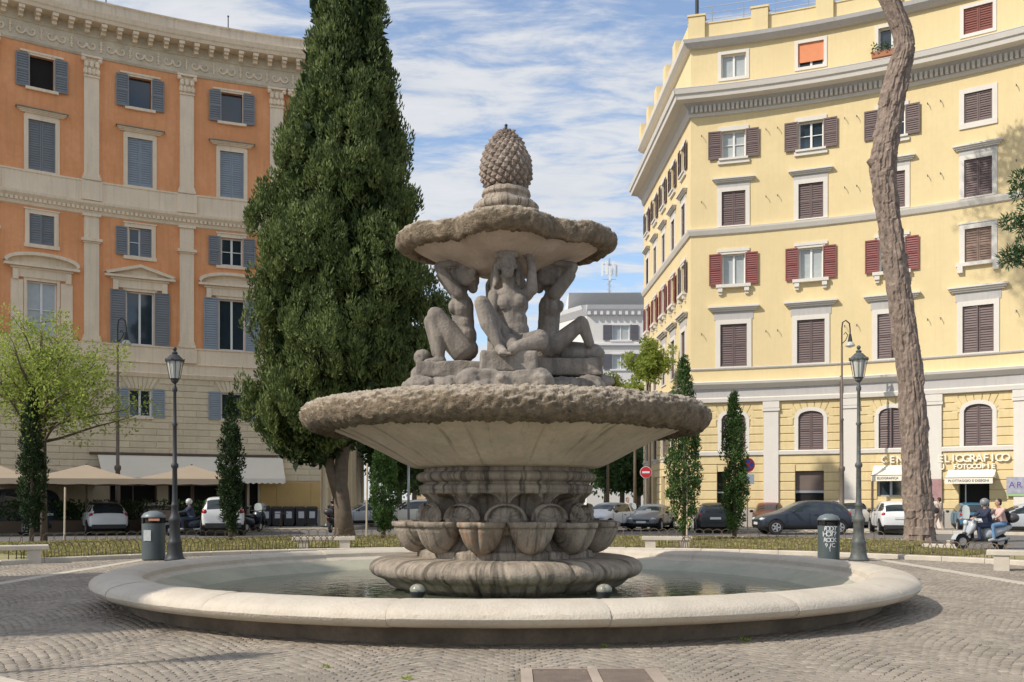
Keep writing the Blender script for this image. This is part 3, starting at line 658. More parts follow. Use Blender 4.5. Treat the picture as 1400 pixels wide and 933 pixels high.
rustic(None, ARC, SR0, SR1, 0, 1.08, gops, 1.08, 1.9, .08, .02, sep=(m_plinth, yb))
ent = [(0, 6.98), (.22, 7.0), (.25, 7.2), (.12, 7.24), (.12, 7.28)]
b = MB(); sweep(b, ARC, SR0, SR1, ent, m0=.794); sweep(b, ARC, SR0, SR1, [(0, 7.72), (.14, 7.76), (.42, 7.98), (.46, 8.1), (.2, 8.14), (0, 8.2)], m0=.794); sweep(b, ARC, SR0, SR1, [(0, 4.03), (.14, 4.05), (.16, 4.24), (.1, 4.29), (0, 4.29)], m0=.794); b.build('string_course', m_white, yb)
b = MB(); sweep(b, ARC, SR0, SR1, [(.0, 7.26), (.1, 7.27), (.1, 7.74), (0, 7.75)], m0=.794); sweep(b, ARC, SR0, SR1, [(0, 8.83), (.07, 8.84), (.09, 8.9), (0, 8.95)], m0=.794); b.build('grey_frieze', m_greytrim, yb)
b = MB(); sweep(b, ARC, SR0, SR1, [(0, 16.35), (.1, 16.4), (.2, 16.62), (.22, 16.72), (0, 16.76)], m0=.794); b.build('string_course', m_white, yb)
b = MB(); sweep(b, ARC, SR0, SR1, [(.0, 23.02), (.1, 23.05), (.14, 23.2)], caps=False, m0=.794); sweep(b, ARC, SR0, SR1, [(.5, 23.72), (.95, 23.78), (1.0, 24.0), (1.08, 24.05), (1.15, 24.3), (1.0, 24.34)], m0=.794); b.build('cornice', m_white, yb)
b = MB(); sweep(b, ARC, SR0, SR1, [(.14, 23.2), (.2, 23.45), (.5, 23.72)], caps=False, m0=.794); sweep(b, ARC, SR0, SR1, [(1.14, 24.32), (1.0, 24.42), (-.1, 24.5)], caps=False, m0=.794); b.build('cornice_grey_moulding', m_greytrim, yb)
d_ = MB(); s = SR0+.1
while s < SR1: d_.box(-.07, .07, -.14, .06, 0, .36, mat=Matrix.Translation(ARC.p(s, .2, 23.24)) @ Matrix.Rotation(ARC.rot(s), 4, 'Z')); s += .25
o = d_.build('dentil_row', m_white, yb); o['kind'] = 'stuff'
b = MB(); sweep(b, ARC, SR0, SR1, [(0, 26.85), (.25, 26.9), (.45, 27.1), (.5, 27.3), (0, 27.4)], m0=.794); b.build('attic_cornice', m_greytrim, yb)
b = MB(); sweep(b, ARC, SR0, SR1, [(.15, 27.35), (.15, 28.15), (.2, 28.18), (.2, 28.24), (-.15, 28.24), (-.15, 27.35)], m0=.794); b.build('parapet', m_yellow, yb)
ppm = MB().box(-.45, .45, -.35, .3, 0, 1.25).box(-.5, .5, -.4, .35, 1.25, 1.36).mesh('parapet_pier', m_yellow)
for s in np.arange(SR0+.35, SR1, 3.45): obj('parapet_pier', ppm, yb, ARC.p(s, 0, 27.33), ARC.rot(s))
b = MB()
for h_ in (28.5, 28.85, 29.2): b.tube([ARC.p(s, 0, h_) for s in np.arange(SR0+.4, SR1, 1)], .02, 4)
for s in np.arange(SR0+1.2, SR1, 1.72): b.tube([ARC.p(s, 0, 28.2), ARC.p(s, 0, 29.2)], .025, 4)
b.build('roof_railing', m_metal, yb)
ypm = MB().cbox(-.4, .4, -.16, 0, 0, 6.55, .01).box(-.46, .46, -.22, 0, 6.45, 6.6).box(-.44, .44, -.2, 0, 6.62, 6.98).box(-.46, .46, -.2, 0, 0, 1.05).mesh('pilaster', m_white)
for t in yp: obj('pilaster', ypm, yb, ARC.p(t*rr_, 0, 0), ARC.rot(t*rr_))
hook = MB().tube([(0, 0, 0), (0, -.2, -.02), (.02, -.22, -.14)], .018, 5).mesh('wall_hook', m_iron)
for i, t in enumerate(yw):
    s = t*rr_; late = i >= 3
    window(yb, ARC, s, 25.1, 26.4, 1.35, y_attic, m_pane2 if i == 0 else m_pane, 0, 'closed' if late else None, m_shmaroon)
    window(yb, ARC, s, 20.6, 22.1, 1.3, y_a4 if late else y_a, m_pane2 if i == 0 else m_pane, 1, 'closed' if late else 'open', m_shbrown)
    window(yb, ARC, s, 16.85, 18.75, 1.3, y_b, m_pane, 1, 'closed', m_shbrown, ajar=0)
    window(yb, ARC, s, 13.55, 15.25, 1.25, y_c4 if late else y_c, m_pane2 if i < 2 else m_pane, 0, 'closed' if late else 'open', m_shfade if late else m_shred)
    window(yb, ARC, s, 9.0, 11.35, 1.45, y_d, m_pane, 1, 'closed', m_shbrown)
    window(yb, ARC, s, 4.3, 6.4, 1.32, y_arch, m_pane, 1, 'closed', m_shbrown)
    for z in (10.9, 18.3, 22.0):
        for dx in (-1.75, 1.75): obj('wall_hook', hook, yb, ARC.p(s+dx, 0, z), ARC.rot(s))
s = yw[1]*rr_; MB().box(-.67, .67, .05, .09, -.38, .65).build('roller_blind', m_blind, yb, loc=ARC.p(s, 0, 25.75), rz=ARC.rot(s))
s = yw[2]*rr_                                            # flower box at the attic window
fb = MB().box(-.75, .75, -.45, -.1, 0, .3).build('flower_box', M('terracotta', (.4, .18, .1), .9, .1), yb, loc=ARC.p(s-.2, 0, 24.75), rz=ARC.rot(s))
b = MB()
for k in range(160):
    c = Vector((random.uniform(-.8, .8), random.uniform(-.6, -.1), random.uniform(.2, .75))); d = Vector((random.uniform(-1, 1), random.uniform(-1, 1), random.uniform(-.3, 1))).normalized()*.14; e = d.cross(Vector((0, 0, 1))).normalized()*.05
    b.add([c-e, c+d, c+e], [(0, 1, 2)])
b.build('trailing_plant', lf_slim, fb)['kind'] = 'stuff'
for k, (a, c, z0, z1) in enumerate(gops):
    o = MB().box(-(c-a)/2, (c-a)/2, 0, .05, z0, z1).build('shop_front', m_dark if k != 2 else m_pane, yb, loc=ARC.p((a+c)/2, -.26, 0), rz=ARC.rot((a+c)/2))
    f = MB(); w2 = (c-a)/2
    if k == 1: f.box(-w2, w2, -.06, 0, 1.95, 2.08); f.box(-w2, w2, -.05, 0, 2.08, z1-.02, 1)
    if k == 2: f.box(-w2, -w2+.1, -.06, 0, z0, z1); f.box(-.06, .06, -.06, 0, z0, z1); f.box(w2-.1, w2, -.06, 0, z0, z1); f.box(-w2, w2, -.055, 0, z0, z0+.08)
    if k == 3: f.box(-w2+.25, -w2+.31, -.06, 0, z0, z1); f.box(-w2, w2, -.055, 0, z1-.1, z1)
    if k == 0: f.box(-w2, w2, -.055, 0, 1.95, 2.03)
    f.build('shop_frame', [m_metal, M('brown_shop_panel', (.16, .12, .10), .6, .1)], o)
back_and_roof(yb, list(np.linspace(SR0, SR1, 14)), 17, 27.3, m_yellow)
# street side of the yellow building
cr_ = ARC.p(SR0, 0); FR = Line((cr_.x-.42, 73.8), (cr_.x, cr_.y)); lo = []
for k in range(5):
    s = 1.75+3.3*k
    for (za, zb, w) in ((20.6, 22.1, 1.1), (16.85, 18.75, 1.1), (13.55, 15.25, 1.1), (9.0, 11.35, 1.2), (4.3, 6.4, 1.1), (.2, 3.1, 1.5)): lo.append((s-w/2, s+w/2, za, zb, k))
m_yside = m_yellow
b = MB(); wall(b, FR, 0, FR.len, 0, 27.0, [o[:4] for o in lo]); wall(b, FR, 0, FR.len, 27.0, 27.3, []); rustic(b, FR, 0, FR.len, 1.1, 6.95, [o[:4] for o in lo], .49, None, .05, .05); b.build('side_wall', m_yside, yb)
b = MB()
for pr in ([(0, 6.98), (.22, 7.0), (.25, 7.2), (.12, 7.24), (.12, 7.74), (.42, 7.98), (.46, 8.1), (0, 8.2)], [(0, 16.35), (.1, 16.4), (.2, 16.62), (.22, 16.72), (0, 16.76)], [(0, 4.03), (.16, 4.24), (0, 4.29)], [(0, 23.02), (.1, 23.05), (.14, 23.2), (.2, 23.45), (.5, 23.72), (.95, 23.78), (1.0, 24.0), (1.08, 24.05), (1.15, 24.3), (1.0, 24.42), (-.1, 24.5)], [(0, 26.85), (.25, 26.9), (.45, 27.1), (.5, 27.3), (0, 27.4)]):
    sweep(b, FR, 0, FR.len, pr, m1=.794)
b.build('side_cornice', m_white, yb)
b = MB(); sweep(b, FR, 0, FR.len, [(.15, 27.35), (.15, 28.2), (-.15, 28.2), (-.15, 27.35)])
for s in np.arange(.5, FR.len, 3.3): b.box(-.45, .45, -.35, .3, 27.36, 28.7, mat=Matrix.Translation(FR.p(s, 0, 0)) @ Matrix.Rotation(FR.rot(s), 4, 'Z'))
b.build('side_parapet', m_yellow, yb)
for (a, c, z0, z1, k) in lo:
    if z0 < 1: MB().box(-.75, .75, 0, .05, z0, z1).build('side_door', m_dark, yb, loc=FR.p((a+c)/2, -.25, 0), rz=FR.rot(0)); continue
    sf = {20.6: y_a, 16.85: y_b, 13.55: y_c, 9.0: y_d, 4.3: y_a4}[z0]
    window(yb, FR, (a+c)/2, z0, z1, round(c-a, 2), sf, m_pane, 1, 'closed' if z0 in (9.0, 16.85, 4.3) else 'open', m_shred if z0 == 13.55 and k < 4 else m_shbrown)
chm = MB().tube([(0, 0, 0), (0, 0, 1.5)], .1, 8).lathe([(.22, 1.5), (.22, 1.62), (.05, 1.75)], 8, cap0=True, cap1=True); chm.build('flue_pipe', m_iron, yb, loc=ARC.p(SR0+.35, 0, 28.6))
dp = MB()
for px in (1150,): dp.tube([ARC.p(px_s(px), .22, z) for z in (.1, 7, 8.2)], .05, 6)
for px in (1192.5,): dp.tube([ARC.p(px_s(px), .1, z) for z in (.1, 3)], .04, 6)
dp.build('downpipe', m_shbrown, yb)
# shop awnings and lettering
FONTS = {}
def text_mesh(ch, size, ext, mat, align='CENTER'):
    k = (ch, size, ext, mat.name)
    if k in FONTS: return FONTS[k]
    cu = bpy.data.curves.new('t', 'FONT'); cu.body = ch; cu.size = size; cu.extrude = ext; cu.align_x = align; cu.offset = .012 if ext > .01 else 0; cu.resolution_u = 3
    o = bpy.data.objects.new('t', cu); COL.objects.link(o); dg = bpy.context.evaluated_depsgraph_get(); me = bpy.data.meshes.new_from_object(o.evaluated_get(dg)); me.name = 'letter'
    bpy.data.objects.remove(o); me.materials.clear(); me.materials.append(mat); FONTS[k] = me; return me
m_letter = M('pale_sign_letter', (.82, .76, .62), .6, .04, 3)
def letters(fa, s_l, pitch, z, size, word, parent):
    for i, ch in enumerate(word):
        if ch == ' ': continue
        s = s_l+pitch*i; obj('letter', text_mesh(ch, size, .05, m_letter), parent, fa.p(s, .13, z), rot=(R(90), 0, fa.rot(s)))
sg = thing('shop_sign', 'raised cream letters of the copy shop above its two awnings on the yellow wall', 'sign')
cw = px_s(1205.5); letters(ARC, cw+.15, .39, 3.52, .50, 'CENTRO', sg)
e0 = px_s(1286.5); pit = (px_s(1376)-e0)/10; letters(ARC, e0, pit, 3.50, .54, 'ELIOGRAFICO', sg)
e0 = px_s(1306.5); pit = (px_s(1359)-e0)/8; letters(ARC, e0, pit, 3.16, .32, 'FOTOCOPIE', sg)
letters(ARC, px_s(1288), .22, 3.12, .40, 'U', sg); 
def awning(px0, px1, z1, z0, out, text, label, parent=None):
    s0, s1 = px_s(px0), px_s(px1); sm = (s0+s1)/2; hw = (s1-s0)/2
    a = thing('shop_awning', label, 'awning', ARC.p(sm, .1, z0), ARC.rot(sm), 'white awnings of the copy shop')
    H = z1-z0; n = 10; rr = []
    for i in range(n+1):
        x = -hw+2*hw*i/n; rr.append([(x, 0, H), (x, -out*.45, H*.62-.02*sin(i*2.1)), (x, -out, .30), (x, -out-.01, .0+.0*(i % 2))])
    b = MB(); b.rings(rr, False); b.add([(-hw, 0, H), (-hw, -out*.45, H*.62), (-hw, -out, .3), (-hw, 0, .3)], [(0,1,2,3)]); b.add([(hw, 0, H), (hw, -out*.45, H*.62), (hw, -out, .3), (hw, 0, .3)], [(3,2,1,0)])
    b.build('canopy', m_awn, a)
    obj('lettering', text_mesh(text, .17, .002, M('black_print', (.03, .03, .03), .7, .1)), a, (0, -out-.02, .09), rot=(R(90), 0, 0)); MB().tube([(-hw, -out, .3), (hw, -out, .3)], .02, 6).build('bar', m_metal, a)
    return a
awning(1195, 1240, 3.38, 2.55, .8, 'ELIOGRAFICA', 'white shop awning over the small window left of the big pine trunk')
awning(1297, 1362, 3.1, 2.38, .9, 'PLOTTAGGIO E DISEGNI', 'white shop awning over the doorway right of the big pine trunk')

# ---------- far blocks
gb = thing('grey_building', 'pale grey apartment block with dark shutters at the end of the street', 'building')
FG = Line((9.6, 130), (34, 130)); FG2 = Line((5.2, 137.5), (9.6, 130)); m_gw = M('pale_grey_render', (.70, .675, .64), .9, .04, .3, .1, 20, streak=.1)
gops2 = []
for c in range(4):
    for r_ in range(6): gops2.append((3.3+c*6.2, 5.5+c*6.2, 24.0-3.75*r_-1.9, 24.0-3.75*r_))
b = MB(); wall(b, FG, 0, 24.4, 0, 26.2, gops2); wall(b, FG2, 0, FG2.len, 0, 26.2, []); b.add([(34, 130, 0), (34, 150, 0), (34, 150, 26.2), (34, 130, 26.2)], [(0,1,2,3)]); b.add([(5.2, 137.5, 0), (5.2, 160, 0), (5.2, 160, 26.2), (5.2, 137.5, 26.2)], [(0,1,2,3)]); b.build('wall', m_gw, gb)
b = MB()
for f_2, ln in ((FG, 24.4), (FG2, FG2.len)):
    for z in (21.3, 13.6): sweep(b, f_2, 0, ln, [(0, z), (.3, z+.1), (.3, z+.35), (0, z+.4)])
    sweep(b, f_2, 0, ln, [(0, 25.2), (.1, 25.3), (.7, 26.0), (.9, 26.5), (-.3, 26.7)])
b.build('cornice', M('light_grey_trim', (.72, .71, .71), .85, .04), gb)
b = MB(); b.add([(7.5, 136, 26.5), (34, 133, 26.5), (34, 133, 28.9), (7.5, 133.5, 28.9), (34, 150, 28.9), (7.5, 150, 28.9)], [(0,1,2,3),(3,2,4,5)]); b.add([(7.5, 136, 26.5), (7.5, 133.5, 28.9), (7.5, 150, 28.9)], [(0,1,2)]); b.build('roof', M('light_grey_trim'), gb)
d_ = MB(); s = .3
while s < 24: d_.box(-.18, .18, -.55, 0, 25.3, 25.85, mat=Matrix.Translation(FG.p(s, 0, 0))); s += .8
o = d_.build('bracket_row', M('light_grey_trim'), gb); o['kind'] = 'stuff'
m_shdk = M('slate_shutter', (.12, .12, .14), .7, .1)
def s_plain(b, w, h): b.mats = [M('light_grey_trim')]; frame_(b, w, h, .2, .08); b.box(-w/2-.3, w/2+.3, -.15, .05, -h/2-.2, -h/2)
for (a, c, z0, z1) in gops2: window(gb, FG, (a+c)/2, z0, z1, round(c-a, 2), s_plain, m_dark if a > 8 and z1 > 23 else m_pane2, 0, 'open', m_shdk)
an = thing('rooftop_antenna', 'mobile phone mast with panel aerials on the grey roof', 'antenna', (13.0, 135, 28.8))
b = MB(); b.tube([(0, 0, 0), (0, 0, 5.0)], .12, 6)
for z in (2.2, 3.2, 4.2): b.tube([(-.9, 0, z), (.9, 0, z)], .05, 4); b.tube([(0, -.6, z), (0, .6, z)], .05, 4)
for z in np.arange(0, 4, .7): b.tube([(-.3, 0, z), (.3, 0, z+.7)], .04, 4)
b.build('mast', m_metal, an)
for x, y, z in ((-.95, 0, 3.6), (.95, 0, 3.5), (-.4, -.4, 3.7), (.5, -.4, 3.6), (0, -.6, 2.9)): MB().box(-.13, .13, -.08, .08, -.95, .95).build('panel_aerial', m_frame, an, loc=(x, y, z))
# closing block on the far left of the street
fb_ = thing('ochre_building', 'low ochre block glimpsed beyond the street trees under the big bowl', 'building')
b = MB(); FO = Line((-16, 165), (8, 165)); wo_ = [(2+4*c, 3.4+4*c, 2+3.4*r_, 4+3.4*r_) for c in range(5) for r_ in range(3)]; wall(b, FO, 0, 24, 0, 12.5, wo_); b.add([(-16, 165, 12.5), (8, 165, 12.5), (8, 180, 12.5), (-16, 180, 12.5)], [(0,1,2,3)]); b.build('wall', M('ochre_far', (.5, .38, .22), .9, .1), fb_)
for (a, c, z0, z1) in wo_: window(fb_, FO, (a+c)/2, z0, z1, round(c-a, 2), s_plain, m_pane, 0, None)
b = MB(); sweep(b, FO, 0, 24, [(0, 12.2), (.5, 12.5), (-.1, 12.7)]); b.build('cornice', m_cream, fb_)
# ------------------------------------------------------------------ FOUNTAIN
fo = thing('fountain', 'large round travertine fountain with two bowls, crouching figures and a stone pine cone', 'fountain', (FX, CY, 0))
def dlathe(prof, n, fn=None, per=None, cap0=False, cap1=False, t0=0, t1=2*PI):
    """dense lathe; fn(theta, r, z, i) -> (r, z)"""
    full = abs(t1-t0-2*PI) < 1e-6; rr = []
    for i, (r, z) in enumerate(prof):
        ring = []
        for k in range(n if full else n+1):
            t = t0+(t1-t0)*k/n; a, b_ = (fn(t, r, z, i) if fn else (r, z)); ring.append((a*sin(t), -a*cos(t), b_))
        rr.append(ring)
    b = MB(); b.rings(rr, full, cap0, cap1); return b
def resamp(prof, step):
    out = [prof[0]]
    for a, b in zip(prof[:-1], prof[1:]):
        L_ = math.hypot(b[0]-a[0], b[1]-a[1]); n = max(1, int(round(L_/step)))
        out += [(a[0]+(b[0]-a[0])*i/n, a[1]+(b[1]-a[1])*i/n) for i in range(1, n+1)]
    return out
def arcprof(cx, cz, rx, rz, a0, a1, n): return [(cx+rx*cos(R(a0+(a1-a0)*i/n)), cz+rz*sin(R(a0+(a1-a0)*i/n))) for i in range(n+1)]
# pool rim: separate curved blocks
rimp = [(6.02, .22), (6.30, .215)]+arcprof(6.28, .345, .24, .125, -90, 60, 7)+[(6.28, .485), (6.12, .505), (5.95, .50), (5.84, .475), (5.78, .43), (5.76, .36), (5.72, .33), (5.66, .32), (5.62, .28)]
NR = 17; offs = R(-11)
for k in range(NR):
    t0 = offs+2*PI*k/NR+.0006; t1 = offs+2*PI*(k+1)/NR-.0006; sd = random.random()*40
    j = random.uniform(-.006, .006); jr = random.uniform(-.008, .008)
    def rf(t, r, z, i, sd=sd, j=j, jr=jr, t0=t0, t1=t1):
        e = min(t-t0, t1-t); dd = -.007*max(0, 1-e/.003) if i > 1 else 0
        q = noise.fractal(Vector((sin(t)*r*2.2+sd, cos(t)*r*2.2, z*5)), 1, 2, 3)*.0045
        return r+(dd+q+jr if i < 12 else 0), z+j+(q+dd if z > .3 else 0)
    o = dlathe(rimp, 36, rf, t0=t0, t1=t1); o.rings([[]], False) if False else None
    ps = [rf(t0, *p, i) for i, p in enumerate(rimp)]
    for tt, fl in ((t0, 1), (t1, 0)):
        ps = [rf(tt, r, z, i) for i, (r, z) in enumerate(rimp)]; poly = [(a*sin(tt), -a*cos(tt), b_) for a, b_ in ps]
        o.add(poly, [tuple(range(len(poly)))[::1 if fl else -1]])
    ob_ = o.build('rim_block', m_trav, fo); sm_angle(ob_, 35)
b = dlathe(resamp([(5.97, -.05), (6.0, .05), (6.03, .24)], .06), 240, lambda t, r, z, i: (r+.015*noise.noise(Vector((t*30, z*9, 2))), z)); b.build('basin_wall', m_basew, fo, True)
b = dlathe([(5.64, .30), (5.55, .26), (5.2, .15), (4.95, .02), (4.7, -.04), (.0, -.04)], 96); b.build('basin_floor', M('pale_wet_basin_stone', (.42, .40, .30), .5, .12, 1.5, .2, 20, damt=.5, dark=(.22, .24, .17), dsc=1), fo, True)
# water
wm = bpy.data.materials.new('pool_water'); wm.use_nodes = True; t_ = wm.node_tree; pb = t_.nodes['Principled BSDF']
pb.inputs['Base Color'].default_value = (.40, .47, .33, 1); pb.inputs['Roughness'].default_value = .04; pb.inputs['Transmission Weight'].default_value = .78; pb.inputs['IOR'].default_value = 1.33
nz = t_.nodes.new('ShaderNodeTexNoise'); nz.inputs['Scale'].default_value = 5; nz.inputs['Detail'].default_value = 3; bp = t_.nodes.new('ShaderNodeBump'); bp.inputs['Strength'].default_value = .38; bp.inputs['Distance'].default_value = .02
g_ = t_.nodes.new('ShaderNodeNewGeometry'); t_.links.new(g_.outputs['Position'], nz.inputs['Vector']); t_.links.new(nz.outputs[0], bp.inputs['Height']); t_.links.new(bp.outputs[0], pb.inputs['Normal'])
b = MB(); b.lathe([(5.13, .125), (.2, .125)], 96, (FX, CY)); struct('water', b, wm)
# gadrooned base
bp_ = [(1.75, .10), (1.95, .2), (2.06, .30)]+arcprof(1.95, .475, .34, .175, -60, 95, 12)+[(1.80, .655), (1.66, .65), (1.5, .66)]
def gad(t, r, z, i):
    k = (t*23/(2*PI)+.35*(z-.5)+.25*sin(t*3)) % 1.0; d = abs(k-.5)*2; g = max(0, (d-.78)/.22)**1.3
    m = 1 if 2 < i < 17 else .3
    return r-m*(.12*g)+.02*(1-d*d)*m+.012*noise.noise(Vector((sin(t)*6, cos(t)*6, z*6))), z-.03*g*m
b = dlathe(resamp(bp_, .035), 780, gad); b.build('gadrooned_base', m_fstone, fo, True)
# arcaded stem
stp = resamp([(1.50, .62), (1.50, .76), (1.42, .80), (1.30, .95), (1.24, 1.15), (1.22, 1.35), (1.25, 1.5), (1.30, 1.62), (1.36, 1.70), (1.36, 1.74)], .022)
def stf(t, r, z, i):
    d = 0
    a = ((math.degrees(t)-15) % 30); a = a-30 if a > 15 else a            # arches centred on +-15
    e = (a/11.5)**2+((z-1.47)/.22)**2 if z > 1.47 else (a/11.5)**2
    if 1.3 < z < 1.72:
        inn = 1/(1+math.exp((e-1)*14)); fade = min(1, max(0, (z-1.3)/.08)); d -= .22*inn*fade
        d += .05*math.exp(-((e-1.22)/.16)**2)*fade
    if .78 < z < 1.25: d += .025*cos(math.radians(a)*12)*(1.25-z)/.4
    if z > 1.5: d += .10*(z-1.5)/.24*(1 if abs(a) > 12 or z > 1.69 else .2)
    return r+d+.008*fbm((sin(t)*4, cos(t)*4, z*4)), z
b = dlathe(stp, 900, stf); b.build('stem', m_fstone, fo, True)
# shells under each rib, bowl-shaped buds below each arch
def shell(n=28):
    """fan shell: domed half-disc with raised arched rim"""
    b = MB(); rr = []
    for j in range(15):
        v = j/14
        ring = []
        for i in range(n+1):
            a = PI*i/n; x = .335*v*cos(a); z = .27*v*sin(a)**.9
            bul = .05+.075*max(0, 1-(v/.74)**2)**.6+(.105*math.exp(-((v-.88)/.07)**2))-(.05*math.exp(-((v-.74)/.06)**2))+.012*cos(a*12)*v*(1-v)*4
            ring.append((x, -bul, z-(.03*v if v > .8 else 0)))
        rr.append(ring)
    b.rings(rr, False)
    low = []
    for j in range(8):
        v = j/7; low.append([(.335*(1-v*.45)*cos(PI*i/n), -(.06+.12*(1-v)*sin(PI*i/n)), -.26*v) for i in range(n+1)])
    b.rings(low, False)
    return b.mesh('fan_shell', m_fstone, True)
shm_ = shell()
for k in range(12):
    t = R(30*k); r = 1.32
    o = obj('fan_shell', shm_, fo, (r*sin(t), -r*cos(t), 1.30), t)
def bud(mat, sd):
    b = MB(); n = 40; pr = arcprof(0, .0, .355, .47, -88, -6, 16)+[(.37, -.05), (.395, -.03), (.40, .02), (.385, .04), (.34, .045), (.30, .02), (.18, -.05), (.02, -.08)]
    rr = []
    for r, z in pr:
        ring = []
        for k in range(n):
            t = 2*PI*k/n; rr_2 = r
            f = cos(t+PI/2)            # groove down the front (-y)
            dn = abs(((t+PI/2+PI) % (2*PI))-PI)
            rr_2 *= 1-.30*math.exp(-(dn/.10)**2)*(1 if z < .0 else .5)+.05*math.exp(-((dn-.28)/.16)**2)
            rr_2 *= 1+.05*math.exp(-((z+.10)/.03)**2)
            ring.append((rr_2*cos(t)*.97, rr_2*sin(t)*1.0, z+.008*noise.noise(Vector((cos(t)*3+sd, sin(t)*3, z*3)))))
        rr.append(ring)
    b.rings(rr, True, True, True)
    return b.mesh('stone_cup', mat, True)
buds = [bud(m_fstone, 1), bud(m_ruststain, 5), bud(m_fstone, 9)]
for k in range(12):
    t = R(-15+30*k)+random.uniform(-.03, .03); r = 1.53
    obj('stone_cup', buds[1 if k in (0,) else (0 if k % 2 else 2)], fo, (r*sin(t), -r*cos(t), 1.20+random.uniform(-.01, .01)), t)
    o = MB().cap((0, .0, -.44), (0, .12, -.60), .12, .16).build('cup_foot', m_fstone, fo, True, (1.40*sin(t), -1.40*cos(t), 1.2), t)
# neck mouldings
np_ = [(1.44, 1.70), (1.46, 1.74)]+arcprof(1.42, 1.79, .05, .05, -60, 80, 4)+[(1.40, 1.85), (1.38, 1.87)]+arcprof(1.38, 1.97, .14, .085, -80, 85, 8)+[(1.40, 2.06), (1.38, 2.10), (1.42, 2.13), (1.46, 2.14)]
b = dlathe(resamp(np_, .02), 240, lambda t, r, z, i: (r+.010*fbm((sin(t)*5, cos(t)*5, z*6)), z)); b.build('neck_moulding', m_fstone, fo, True)
# big bowl: gored underside
up = resamp([(1.40, 2.12), (1.58, 2.14), (1.74, 2.22), (2.05, 2.40), (2.45, 2.60), (2.80, 2.74), (3.0, 2.80), (3.10, 2.86)], .05)
def gore(t, r, z, i):
    k = (t*14/(2*PI)+.5) % 1.0; d = abs(k-.5)*2; e = max(0, (d-.94)/.06)
    bul = .045*(1-d*d)*min(1, (r-1.4)/.7)
    return r+bul-.06*e*min(1, (r-1.5)/.4)+.014*fbm((sin(t)*r*1.6, cos(t)*r*1.6, z*2)), z-bul*.6
b = dlathe(up, 420, gore); b.build('bowl_underside', m_fbowl, fo, True)
lp = [(2.86, 2.82), (2.95, 2.74)]+arcprof(3.14, 2.945, .265, .215, -118, 62, 16)+[(3.12, 3.17), (2.9, 3.21), (2.6, 3.18), (2.3, 3.12), (1.7, 3.10), (.1, 3.12)]
def crust(t, r, z, i):
    a = 3.1; q = Vector((sin(t)*r*a, -cos(t)*r*a, z*a)); big = noise.fractal(q*.9, 1, 2, 3); f = noise.fractal(q*4.2+Vector((9, 2, 1)), .8, 2.1, 4)
    nod = max(0, noise.noise(q*3.3))**1.2+.5*max(0, noise.noise(q*7.1))
    m = 1 if 2.9 < r else .5
    side = .5+.5*sin(t+1.2); 
    g3 = noise.fractal(q*9.5, .6, 2.1, 3)
    return r+m*(.028*big+.030*f+.020*nod+.016*g3)*(1 if z > 2.72 else .8), z+m*(.024*big+.024*f+.02*nod+.014*g3)-(.03+.04*side)*max(0, min(1, (2.98-z)/.3))*(.5+.9*abs(noise.noise(q*2.2)))
b = dlathe(resamp(lp, .026), 780, crust); b.build('bowl_lip', m_crust, fo, True)
# central shaft and upper bowl
b = dlathe(resamp([(.42, 3.1), (.36, 3.4), (.24, 3.7), (.20, 4.6), (.26, 5.3), (.34, 5.45)], .1), 40); b.build('central_shaft', m_fstone, fo, True)
QT = [(0, 1.74), (14, 1.71), (25, 1.55), (36, 1.34), (48, 1.47), (64, 1.72), (90, 1.86)]
def quat(t):
    a = abs((math.degrees(t)+180) % 360-180); a = 180-a if a > 90 else a
    for (p, x), (q, y) in zip(QT[:-1], QT[1:]):
        if p <= a <= q: u = (a-p)/(q-p); u = u*u*(3-2*u) if p not in (25,) else u; return (x+(y-x)*u)/1.66
def ufn(t, r, z, i):
    q = quat(t); w_ = max(0, min(1, (r-.5)/1.2)); lob = (q-.9)*6
    side = .09*abs(sin(t))**2+.09*(1-abs(sin(t)))**2
    flu = .022*cos(t*24)*w_*(1-w_)*4
    return r*(1+(q-1)*w_)+flu*.5, z+w_*(side+.055*max(0, min(1, -lob)))+.008*fbm((sin(t)*r*3, cos(t)*r*3, z*3))
ub = resamp([(.30, 5.40), (.55, 5.42), (.72, 5.50), (.95, 5.56), (1.25, 5.66), (1.5, 5.80), (1.58, 5.88)], .05)
b = dlathe(ub, 300, ufn); b.build('upper_bowl_underside', m_ubowl, fo, True)
ul = [(1.42, 5.80), (1.46, 5.70)]+arcprof(1.545, 5.87, .13, .165, -115, 65, 12)+[(1.5, 6.03), (1.3, 6.04), (1.0, 6.06), (.7, 6.12), (.3, 6.16)]
def ucr(t, r, z, i):
    r2, z2 = ufn(t, r, z, i); q = Vector((sin(t)*r2*3.4, -cos(t)*r2*3.4, z*3.4)); big = noise.fractal(q, 1, 2, 3); f = noise.fractal(q*4.5, .8, 2.1, 4)
    m = 1 if r > 1.3 else .4
    return r2+m*(.018*big+.02*f), z2+m*(.014*big+.018*f)-(.07*abs(noise.noise(q*1.4)) if z < 5.85 and r > 1.4 else 0)
b = dlathe(resamp(ul, .026), 460, ucr); b.build('upper_bowl_lip', m_crust, fo, True)
pp = [(.60, 6.0), (.56, 6.25), (.47, 6.38), (.47, 6.46)]+arcprof(.46, 6.53, .06, .07, -80, 85, 5)+[(.47, 6.62), (.40, 6.64), (.38, 6.70), (.42, 6.74), (.40, 6.80), (.34, 6.84), (.3, 6.86)]
b = dlathe(resamp(pp, .02), 90, lambda t, r, z, i: (r*(1+.07*(abs(cos(2*t))**8 if z < 6.6 else 0))+.012*fbm((sin(t)*4, cos(t)*4, z*6)), z)); b.build('cone_pedestal', m_fstone, fo, True)
